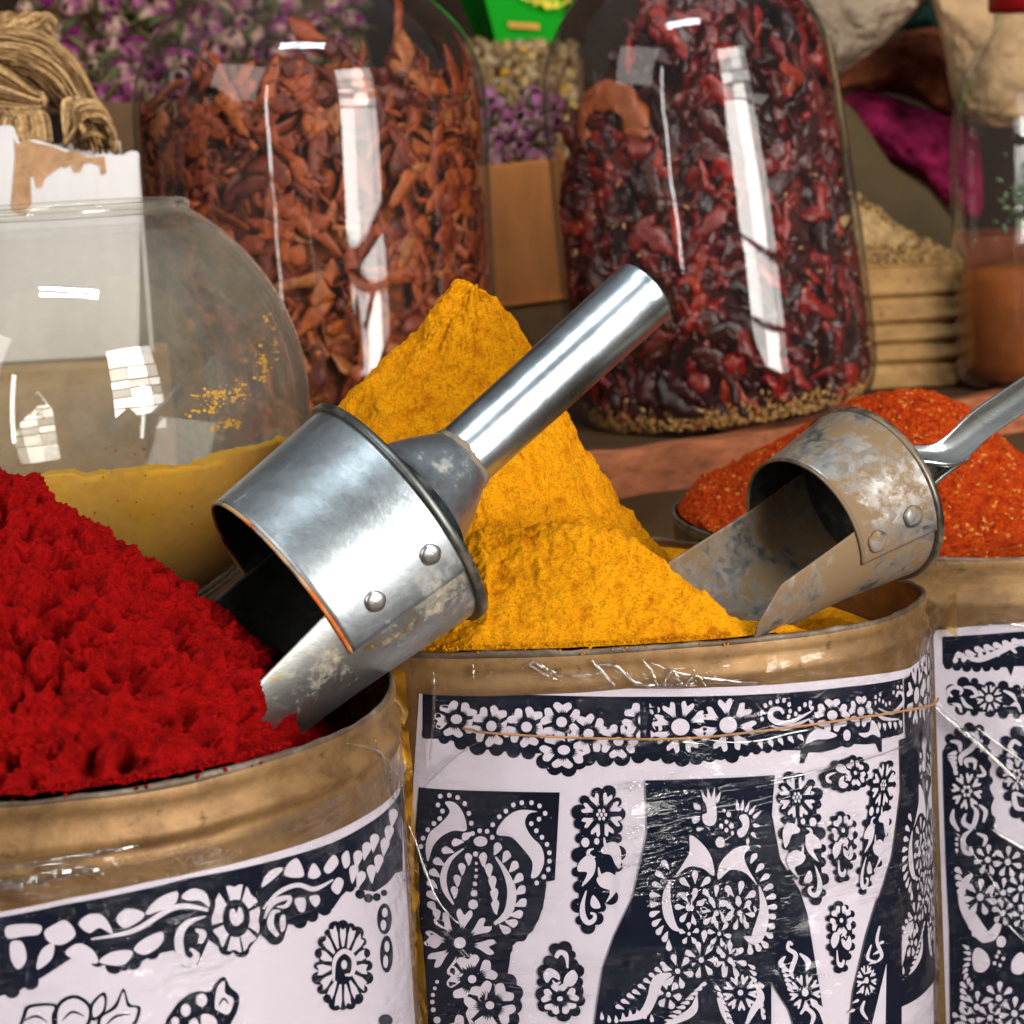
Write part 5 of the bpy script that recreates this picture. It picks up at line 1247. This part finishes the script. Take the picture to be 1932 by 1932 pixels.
# ------------------------------------------------------------------ shelf, supports, back wall
def block(name, x0, x1, y0, y1, z0, z1, mat, label=None, cat=None, kind=None, bev=.003):
    mb = MB(); mb.box(((x0 + x1) / 2, (y0 + y1) / 2, (z0 + z1) / 2), ((x1 - x0) / 2, (y1 - y0) / 2, (z1 - z0) / 2))
    o = mb.build(name, mat, None, False); bevel(o, bev)
    return tag(o, label, cat, kind=kind)
block('ground', -3.5, 3.5, -3, 5, -.06, -.0005, M['ground'], kind='structure')
block('wall', -3.5, 3.5, 2.9, 3.0, 0, 2.6, M['dark'], 'dark brown back wall of the spice stall', 'wall', 'structure')
A_ = plane(1040, 873, .36); B_ = plane(1960, 733, .36); dd = (B_ - A_); dd.z = 0; L_ = dd.length; dd.normalize(); nb = Vector((-dd.y, dd.x, 0))
def board(name, p, L, depth, z0, z1, mat, label, cat='board'):
    n = 80; V = []; 
    for i in range(n + 1):
        for (b, z) in ((0, z0), (0, z1), (.012, z1), (depth, z1), (depth, z0)):
            q = p + dd * (L * i / n) + nb * b; w = float(vnoise(np.array([i * .21, b * 40, z * 30]))) * .0013; V.append((q.x, q.y + w, z + w * (1 if z == z1 else -1)))
    F_ = [(i * 5 + k, i * 5 + (k + 1) % 5, (i + 1) * 5 + (k + 1) % 5, (i + 1) * 5 + k) for i in range(n) for k in range(5)]
    F_ += [tuple(range(5)), tuple(n * 5 + k for k in range(5))]
    o = link(name, V, F_, mat, None, False); return tag(o, label, cat)
board('shelf_board', A_, L_ + .2, .020, .327, .3595, M['wood'], 'worn reddish wooden board edging the shelf below the chilli jar')
o = board('shelf', A_ + nb * .021, L_ + .2, .85, .335, .3555, M['wood_top'], 'brown wooden shelf carrying the jars and boxes', 'shelf')
block('shelf_end', -.9, A_.x - .004, 1.40, 2.7, .300, .350, M['wood_top'], 'left end of the shelf below the mace jar', 'shelf')
block('plinth', -.9, 1.0, 1.95, 2.6, .001, .325, M['carton_dark'], 'dark wooden plinth under the back of the shelf', 'plinth')
block('wooden_post', -.30, -.20, 1.5, 1.6, .001, .299, M['carton_dark'], 'dark post under the left end of the shelf', 'post')
block('bowl_stand', -.42, -.125, 1.06, 1.36, .001, BC.z - BR * .985 - .0005, M['wood_top'], 'wooden block under the fishbowl', 'stand')
block('low_crate', -.62, -.236, 1.40, 1.53, .352, .452, M['tin_back'], 'dull olive crate below the torn white box, seen through the fishbowl', 'crate')

# ------------------------------------------------------------------ things at the back
def prism(name, outline, D, depth, mat, parent=None, label=None, cat=None, bev=.0015, kind=None):
    """outline seen from the front, given real depth behind"""
    f_ = [at(x, y, D) for x, y in outline]; n = len(f_); off = Vector((0, depth, 0))
    V = f_ + [p + off for p in f_]
    F_ = [tuple(range(n)), tuple(range(n, 2 * n))[::-1]] + [(i, n + i, n + (i + 1) % n, (i + 1) % n) for i in range(n)]
    o = link(name, V, F_, mat, parent, False); bm = bmesh.new(); bm.from_mesh(o.data); bmesh.ops.recalc_face_normals(bm, faces=bm.faces); bm.to_mesh(o.data); bm.free()
    if bev: bevel(o, bev, 1)
    return tag(o, label, cat, kind=kind)
wbx = empty('white_box', at(20, 500, 1.42), 'torn white cardboard box holding bundles of dried stalks', 'box')
prism('front_panel', [(-260, 250), (0, 237), (24, 236), (36, 270), (60, 262), (96, 272), (130, 284), (172, 296), (200, 290), (228, 294), (244, 284), (262, 286), (263, 450), (262, 672), (-260, 700)], 1.42, .003, M['box_white'], wbx)
tp = [(0, 1080), (95, 1075), (120, 1190), (150, 1240), (210, 1190), (330, 1230), (450, 1250), (560, 1300), (640, 1290), (760, 1350), (900, 1340), (915, 1480), (870, 1500), (860, 1420), (780, 1390), (720, 1400), (690, 1470), (640, 1480), (610, 1410), (560, 1440), (530, 1420), (470, 1460), (380, 1530), (360, 1600), (310, 1610), (290, 1500), (260, 1520), (270, 1740), (220, 1850), (150, 1840), (90, 1790), (110, 1560), (130, 1350), (110, 1230), (20, 1240)]
prism('torn_edge', [(x * .2188, y * .2188 + 2) for x, y in tp[2:-2]], 1.4192, .0016, M['box_torn'], wbx, bev=0)
q0, q1 = at(262, 286, 1.423), at(262, 672, 1.42)
k_ = 1.075; mb = MB(); mb.add([(x_ + q_, y_, z_) for x_, y_, q_ in ((q0.x - .001, q0.y + .004, 0), (q0.x - .026, q0.y + .106, 0), (q0.x - .029, q0.y + .106, 0), (q0.x - .004, q0.y + .004, 0)) for z_ in (q1.z, q0.z - .002)], [(0, 2, 3, 1), (2, 4, 5, 3), (4, 6, 7, 5), (6, 0, 1, 7), (1, 3, 5, 7), (0, 6, 4, 2)]); mb.build('side_panel', M['box_white'], wbx, False)
mb = MB(); mb.box((q0.x - .21, q0.y + .108, (q0.z + q1.z) / 2), (.18, .0015, (q0.z - q1.z) / 2 + .008)); mb.build('back_panel', M['box_white'], wbx, False)
mb = MB(); mb.box((q0.x - .21, q0.y + .055, q1.z + .004), (.178, .05, .0015)); mb.build('bottom_panel', M['box_white'], wbx, False)

def bundle(name, strands, label, parent=None, tie=None):
    mb = MB()
    for P, r in strands:
        mb.tube([Vector(c) for c in catmull([tuple(at(x, y, D)) for x, y, D in P], 5, False)], r, 5)
    root = empty(name, at(*strands[0][0][0]), label, 'stalk bundle', 'bundles of dried stalks in the white box')
    mb.build('stalks', M['straw'], root)
    if tie:
        t = MB(); t.tube([at(*c) for c in tie], .0022, 8); t.build('tie', M['straw'], root)
    return root
def ip(P, t):
    k = t * (len(P) - 1); i = min(int(k), len(P) - 2); f = k - i; return tuple(a + (b - a) * f for a, b in zip(P[i], P[i + 1]))
outer = [(-40, 68), (0, 61), (31, 56), (66, 61), (92, 70), (122, 88), (149, 118), (171, 158), (188, 197), (210, 232), (226, 284)]
inner_ = [(-40, 130), (0, 135), (15, 142), (30, 150), (46, 160), (62, 172), (80, 186), (98, 198), (114, 214), (128, 240), (140, 275)]
st = []
for k in range(170):
    s = random.random() ** .7; j = random.uniform(-9, 9); D0 = 1.475 - .03 * math.sin(s * math.pi) + random.uniform(-.010, .010)
    t0 = random.choice((0, 0, 0, .1, .2)); P = []
    for i in range(8):
        t = t0 + (1 - t0) * i / 7; a = ip(inner_, t); b = ip(outer, t); P.append((a[0] + (b[0] - a[0]) * s + j * (1 - t) * 1.4 + random.uniform(-3, 3), a[1] + (b[1] - a[1]) * s + j + random.uniform(-3, 3), D0 + random.uniform(-.004, .004)))
    st.append((P, random.uniform(.00045, .00105)))
bundle('stalk_bundle', st, 'wide arching fan of tan dried stalks at the back of the white box', tie=[(150, 262, 1.44), (175, 250, 1.435), (205, 262, 1.44)])
st = []
for k in range(60):
    s = random.random(); D0 = 1.445 + random.uniform(-.008, .004)
    st.append(([(-40, 95 + 105 * s, D0), (20, 135 + 70 * s, D0 - .004), (60 + 6 * s, 168 + 36 * s, D0 - .006), (84, 178 + 24 * s + random.uniform(-3, 3), D0 - .006)], random.uniform(.0006, .0010)))
bundle('stalk_bundle', st, 'straight pale sticks bound tightly, ending left of the knotted head', tie=[(78, 176, 1.432), (86, 190, 1.430), (78, 210, 1.432)])
st = []
for k in range(150):
    s = random.random(); D0 = 1.44 - .012 * math.sin(s * 3.1) + random.uniform(-.004, .004); e_ = random.uniform(-5, 5)
    st.append(([(122 + random.uniform(-4, 4), 272 + random.uniform(-6, 6), D0), (138 + 22 * s, 245 - 22 * s, D0 - .004), (140 + 40 * s + e_, 196 + 34 * s, D0 - .006), (178 + 32 * s + e_, 190 + 50 * s, D0 - .004), (208 + 14 * s, 232 + 44 * s, D0), (206 + 18 * s, 270 + 18 * s, D0)], random.uniform(.0004, .0008)))
for k in range(50):
    s = random.random(); st.append(([(124, 270, 1.43), (118 + 14 * s, 235, 1.432), (118 + 30 * s, 190 + 10 * s, 1.434), (150 + 20 * s, 182 + 14 * s, 1.436)], random.uniform(.0004, .0007)))
bundle('stalk_bundle', st, 'knotted curled head of fine stalks at the right corner of the white box', tie=[(152, 232, 1.424), (158, 246, 1.421), (154, 262, 1.424)])
st = []
for k in range(60):
    s = random.random(); x = 80 * s; st.append(([(x - 20, 262, 1.425), (x - 14, 225 + 10 * random.random(), 1.428), (x, 205 + 8 * random.random(), 1.43), (x + 14, 225, 1.428), (x + 20, 268, 1.425)], random.uniform(.0004, .0007)))
bundle('stalk_bundle', st, 'low row of looped brown stalks along the torn edge of the white box')
st = []
for k in range(150):
    s = random.random(); x = 100 * random.random() - 20; st.append(([(x - 30, 40 + 40 * s, 1.50), (x - 6, 26 + 40 * s + 10 * random.random(), 1.497), (x + 12, 22 + 42 * s, 1.50), (x + 30, 40 + 50 * s, 1.505)], random.uniform(.0004, .0009)))
bundle('stalk_bundle', st, 'dark tangled seed heads behind the fan of stalks, top left corner')

def bud(p, size, V, Fq, mi, green=True):
    d = rvec(); d[2] = abs(d[2]) * .6; d[1] -= .5; d /= np.linalg.norm(d); up = rvec(); u = np.cross(d, up); u /= np.linalg.norm(u); w = np.cross(d, u)
    ang0 = random.uniform(0, 6); np_ = 5
    for j in range(np_):                       # overlapping petals
        a0 = ang0 + j * 2 * math.pi / np_; n = len(V)
        for i in range(6):
            t = i / 5; rr = size * .62 * (math.sin(math.pi * (.10 + .72 * t)) ** .8) * (1 + .05 * j)
            for k in range(6):
                a = a0 + (k / 5 - .5) * 2.1; q = rr * (1 - .08 * abs(k - 2.5))
                V.append(np.array(p) + d * size * (t * 1.5 - .6) * (1 - .05 * abs(k - 2.5)) + (u * math.cos(a) + w * math.sin(a)) * q)
        for i in range(5):
            for k in range(5): Fq.append((n + i * 6 + k, n + i * 6 + k + 1, n + (i + 1) * 6 + k + 1, n + (i + 1) * 6 + k)); mi.append(0)
    if green:
        for j in range(4):
            a = ang0 + j * 1.57; n = len(V); e1_ = u * math.cos(a) + w * math.sin(a); s_ = np.cross(d, e1_)
            for i, (t, wd) in enumerate(((-.75, .10), (-.35, .22), (.1, .16), (.5, .02))):
                rr = size * (.2 + .5 * (1 if i else 0) + .12 * i)
                for q in (-1, 1): V.append(np.array(p) + d * size * t + e1_ * rr + s_ * q * wd * size)
            for i in range(3): Fq.append((n + 2 * i, n + 2 * i + 1, n + 2 * i + 3, n + 2 * i + 2)); mi.append(1)
        n = len(V); b = np.array(p) - d * size * .6
        for q in (0, 1):
            for k in range(4): V.append(b - d * size * q * 1.1 + (u * math.cos(k * 1.57) + w * math.sin(k * 1.57)) * size * .07)
        for k in range(4): Fq.append((n + k, n + (k + 1) % 4, n + 4 + (k + 1) % 4, n + 4 + k)); mi.append(1)
def budheap(name, pts, size, mats, label, cat):
    V, Fq, mi = [], [], []
    for p in pts: bud(p, size * random.uniform(.7, 1.25), V, Fq, mi)
    o = link(name, V, Fq, mats, None, True, mi); solid(o, size * .05, 0)
    return tag(o, label, cat, kind='stuff')
pts = []
for k in range(210):
    y = random.uniform(-60, 215); x = random.uniform(40, 680); D_ = 2.0 + (215 - y) * .0009 + random.uniform(0, .02); pts.append(at(x, y, D_))
budheap('rosebuds', pts, .0155, [M['petal'], M['sepal']], 'heap of dried purple rosebuds behind the left jar', 'rosebuds')
prism('under_buds', [(30, 10), (120, -40), (640, -60), (690, 100), (690, 215), (40, 215)], 2.26, .1, M['carton_dark'], None, 'dark mass of buds below the purple rosebuds', 'buds', kind='stuff')
prism('brown_carton', [(150, 188), (262, 194), (640, 190), (650, 600), (150, 620)], 1.95, .16, M['carton_dark'], None, 'brown carton under the purple rosebuds behind the left jar', 'carton')
pts = [at(random.uniform(880, 1085), y, 2.12 + (330 - y) * .0007 + random.uniform(0, .02)) for y in [random.uniform(78, 330) for _ in range(560)]]
bits('chamomile_heads', pts, .0062, M['chamomile'], 'brownish dried chamomile heads heaped below the green pack', 'chamomile', .35, .95)
prism('chamomile_box', [(870, 120), (1100, 110), (1100, 420), (870, 430)], 2.45, .12, M['carton_dark'], None, 'dark box holding the chamomile between the two large jars', 'box')
pts = [at(random.uniform(895, 1050), y, 1.885 + (312 - y) * .0006 + random.uniform(0, .012)) for y in [random.uniform(178, 312) for _ in range(64)]]
budheap('pink_rosebuds', [p for p in pts if True], .0112, [M['petal_pink'], M['sepal']], 'pink dried rosebuds in the brown carton between the large jars', 'rosebuds')
crt = empty('tall_carton', at(1000, 800, 1.85), 'light brown carton between the two large jars', 'carton')
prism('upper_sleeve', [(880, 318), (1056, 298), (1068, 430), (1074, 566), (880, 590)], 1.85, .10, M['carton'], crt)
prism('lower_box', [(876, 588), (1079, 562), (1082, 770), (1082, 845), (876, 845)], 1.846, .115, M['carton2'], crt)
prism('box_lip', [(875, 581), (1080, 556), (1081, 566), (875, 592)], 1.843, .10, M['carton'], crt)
prism('corner_fold', [(1044, 282), (1062, 280), (1066, 304), (1072, 330), (1060, 322), (1056, 300)], 1.848, .006, M['carton'], crt, bev=0)
gp = empty('green_pack', at(990, 84, 2.3), 'bright green pack with yellow print standing above the chamomile', 'pack')
fr_ = [at(937, 81, 2.30), at(1049, 84, 2.30), at(1130, -260, 2.34), at(848, -260, 2.34)]; sd = [at(902, 84, 2.42), at(760, -260, 2.44)]
mb = MB(); mb.add(fr_, [(0, 1, 2, 3)]); mb.add([fr_[1], at(1049, 84, 2.42), at(1130, -260, 2.44), fr_[2]], [(0, 1, 2, 3)]); mb.build('front_panel', M['green'], gp, False)
mb = MB(); mb.add([sd[0], fr_[0], fr_[3], sd[1]], [(0, 1, 2, 3)]); mb.add([sd[0], at(1049, 84, 2.42), fr_[1], fr_[0]], [(0, 1, 2, 3)]); mb.add([sd[0], sd[1], at(1130, -260, 2.44), at(1049, 84, 2.42)], [(0, 1, 2, 3)]); mb.build('side_panel', M['green_dark'], gp, False)
mb = MB()
for k in range(46):
    x = random.uniform(985, 1080); y = random.uniform(-40, 14) - abs(x - 1040) * .12; r = random.uniform(3, 8); mb.add([at(x + r * math.cos(a) * random.uniform(.6, 1.2), y + r * math.sin(a) * random.uniform(.6, 1.2), 2.2965 + (y < 0) * .0) for a in np.linspace(0, 6.28, 9)[:-1]], [tuple(range(8))])
mb.build('yellow_print', M['pack_yellow'], gp, False)
mb = MB(); mb.add([at(x, y, 2.2965) for x, y in ((958, 41), (1017, 45), (1018, 56), (960, 52))], [(0, 1, 2, 3)]); mb.build('orange_mark', M['pack_orange'], gp, False)

def pillow(name, outline, D, T, mat, label, cat, slant=(0, 0), noise_=.012, sc=22, gloss=None):
    P = catmull(outline, 10); cx_ = sum(p[0] for p in P) / len(P); cy_ = sum(p[1] for p in P) / len(P); n = len(P); m = 26; V = []; Fq = []
    for side in (-1, 1):
        for i in range(m + 1):
            s = math.sin(math.pi / 2 * i / m)
            for k in range(n):
                x = cx_ + (P[k][0] - cx_) * s; y = cy_ + (P[k][1] - cy_) * s
                V.append(at(x, y, D + side * T * math.sqrt(max(0, 1 - s * s)) + slant[0] * (x - cx_) + slant[1] * (y - cy_)))
    for sidx in (0, 1):
        o_ = sidx * (m + 1) * n
        for i in range(m):
            for k in range(n): q = (o_ + i * n + k, o_ + i * n + (k + 1) % n, o_ + (i + 1) * n + (k + 1) % n, o_ + (i + 1) * n + k); Fq.append(q if sidx else q[::-1])
    A = np.array([tuple(v) for v in V]); A[:, 1] += fbm(A, sc, 4) * noise_ + np.abs(fbm(A + 4, sc * 2.5, 3)) * noise_ * .6 + fbm(A + 11, sc * 6, 3) * noise_ * .14
    o = link(name, A, Fq, mat); return tag(o, label, cat)
Q = lambda L: [(x * .3515 + 1252.8, y * .3515) for x, y in L]
pillow('stone_lump', Q([(520, -160), (640, 20), (720, 110), (790, 230), (850, 340), (885, 435), (960, 385), (1100, 285), (1230, 175), (1330, 80), (1420, -20), (1440, -180), (1000, -260)]), 2.02, .06, M['stone'], 'pale grey brown rough slab leaning above the rust coloured lump', 'mineral lump')
pillow('rust_lump', Q([(880, 470), (960, 380), (1100, 280), (1250, 190), (1400, 150), (1500, 160), (1560, 300), (1580, 560), (1560, 650), (1400, 560), (1250, 505), (1020, 490)]), 2.14, .06, M['rust'], 'rust brown rough lump between the grey slab and the magenta cake', 'mineral lump')
pillow('magenta_cake', Q([(880, 600), (960, 520), (1060, 490), (1200, 505), (1350, 560), (1520, 630), (1680, 720), (1700, 1150), (1540, 1120), (1400, 980), (1250, 900), (1080, 760)]), 2.10, .05, M['magenta'], 'bright magenta crumbly cake of dye behind the sloping olive board', 'dye cake')
pillow('tan_lump', Q([(1440, -120), (1800, -160), (2300, -120), (2350, 300), (2200, 620), (1800, 680), (1640, 640), (1575, 600), (1540, 480), (1510, 260), (1470, 80)]), 1.99, .05, M['stone2'], 'tan rough lump hanging beside the red lidded jar', 'mineral lump')
pillow('green_cloth', Q([(1270, 150), (1330, 80), (1420, -10), (1500, -40), (1500, 150), (1380, 160)]), 2.3, .03, M['cloth_green'], 'scrap of dark green cloth between the grey slab and tan lump', 'cloth')
prism('sloping_board', Q([(860, 470), (930, 500), (1030, 600), (1220, 880), (1420, 1020), (1560, 1190), (1620, 1420), (1560, 1440), (1300, 1330), (1000, 1100), (900, 1000)]), 1.95, .012, M['olive'], None, 'dark olive board sloping down behind the grain tin', 'board')
# ribbed tin of grain
rt = empty('ribbed_tin', at(1710, 770, 1.8), 'square ribbed tin heaped with pale dried grain', 'tin')
ca = at(1812, 492, 1.80); cb_ = at(1814, 775, 1.80); zt_ = ca.z; zb_ = .357; xw = ca.x; yf = ca.y
prof = []
for i in range(120):
    t = i / 119; z = zt_ - (zt_ - zb_) * t; y_ = 492 + 290 * t; o_ = 0
    for yc, h in ((557, .0024), (617, .0030), (664, .0030), (560 + 150, .0028)): o_ += h * math.exp(-((y_ - yc) / 11) ** 2)
    for yc, h in ((572, .0018), (634, .0022), (680, .002), (728, .002)): o_ -= h * math.exp(-((y_ - yc) / 8) ** 2)
    prof.append((z, o_ + (.0015 if t < .02 else 0)))
hw = .055; cxr = xw - hw - .0; fc = []
for k in range(64):
    a = 2 * math.pi * k / 64; c_, s_ = math.cos(a), math.sin(a); fc.append((math.copysign(abs(c_) ** .22, c_), math.copysign(abs(s_) ** .22, s_)))
V = []; Fq = []
for z, o_ in prof:
    for x, y in fc: V.append((cxr + x * (hw + o_), yf + hw + y * (hw + o_), z))
for i in range(119):
    for k in range(64): Fq.append((i * 64 + k, i * 64 + (k + 1) % 64, (i + 1) * 64 + (k + 1) % 64, (i + 1) * 64 + k))
o = link('body', V, Fq, M['tin_back'], rt); solid(o, .0008, -1)
pts = []
gl_ = [(1560, 345), (1604, 362), (1625, 372), (1667, 404), (1710, 436), (1745, 453), (1801, 481), (1815, 494)]
for k in range(2600):
    x = random.uniform(1570, 1812); yt = np.interp(x, [g[0] for g in gl_], [g[1] for g in gl_]); y = random.uniform(yt, 512); pts.append(at(x, y + random.uniform(-3, 4), 1.815 + (512 - y) * .0005 + random.uniform(0, .004)))
bits('dried_grain', pts, .0026, M['grain'], 'pale yellow brown grain heaped in the ribbed tin', 'grain', .5, .6)
prism('grain_base', [(1560, 372), (1604, 376), (1667, 418), (1745, 466), (1800, 492), (1800, 520), (1560, 520)], 1.84, .05, M['grain'], None, 'packed grain below the loose grain in the ribbed tin', 'grain', bev=0, kind='stuff')
block('orange_tub', .415, .56, 1.97, 2.1, .357, .47, M['rust'], 'rust brown tub behind the red lidded jar', 'tub')

def crumbs(name, foot, px0, px1, py, n_, size, mat, label, cat):
    u0 = foot.hit(px0, py)[0]; u1 = foot.hit(px1, py)[0]; pts = []
    for k in range(n_):
        u = random.uniform(min(u0, u1), max(u0, u1)); o_ = random.choice((-.0015, 0, .001, -.003)) + random.gauss(0, .0006)
        x, y = foot.xy(np.array(u), o_); pts.append((float(x), float(y), ZR + (.0006 if o_ > -.001 else .001) - (.004 * random.random() if o_ > .0015 else 0)))
    bits(name, pts, size, mat, label, cat, .7, .8)
crumbs('spilled_turmeric', FM, 800, 1385, 1300, 420, .00055, M['turmeric'], 'orange yellow crumbs spilled along the rim of the middle tin', 'crumbs')
crumbs('spilled_paprika', FL, -40, 560, 1600, 360, .0007, M['paprika'], 'deep red crumbs spilled along the rim of the left tin', 'crumbs')
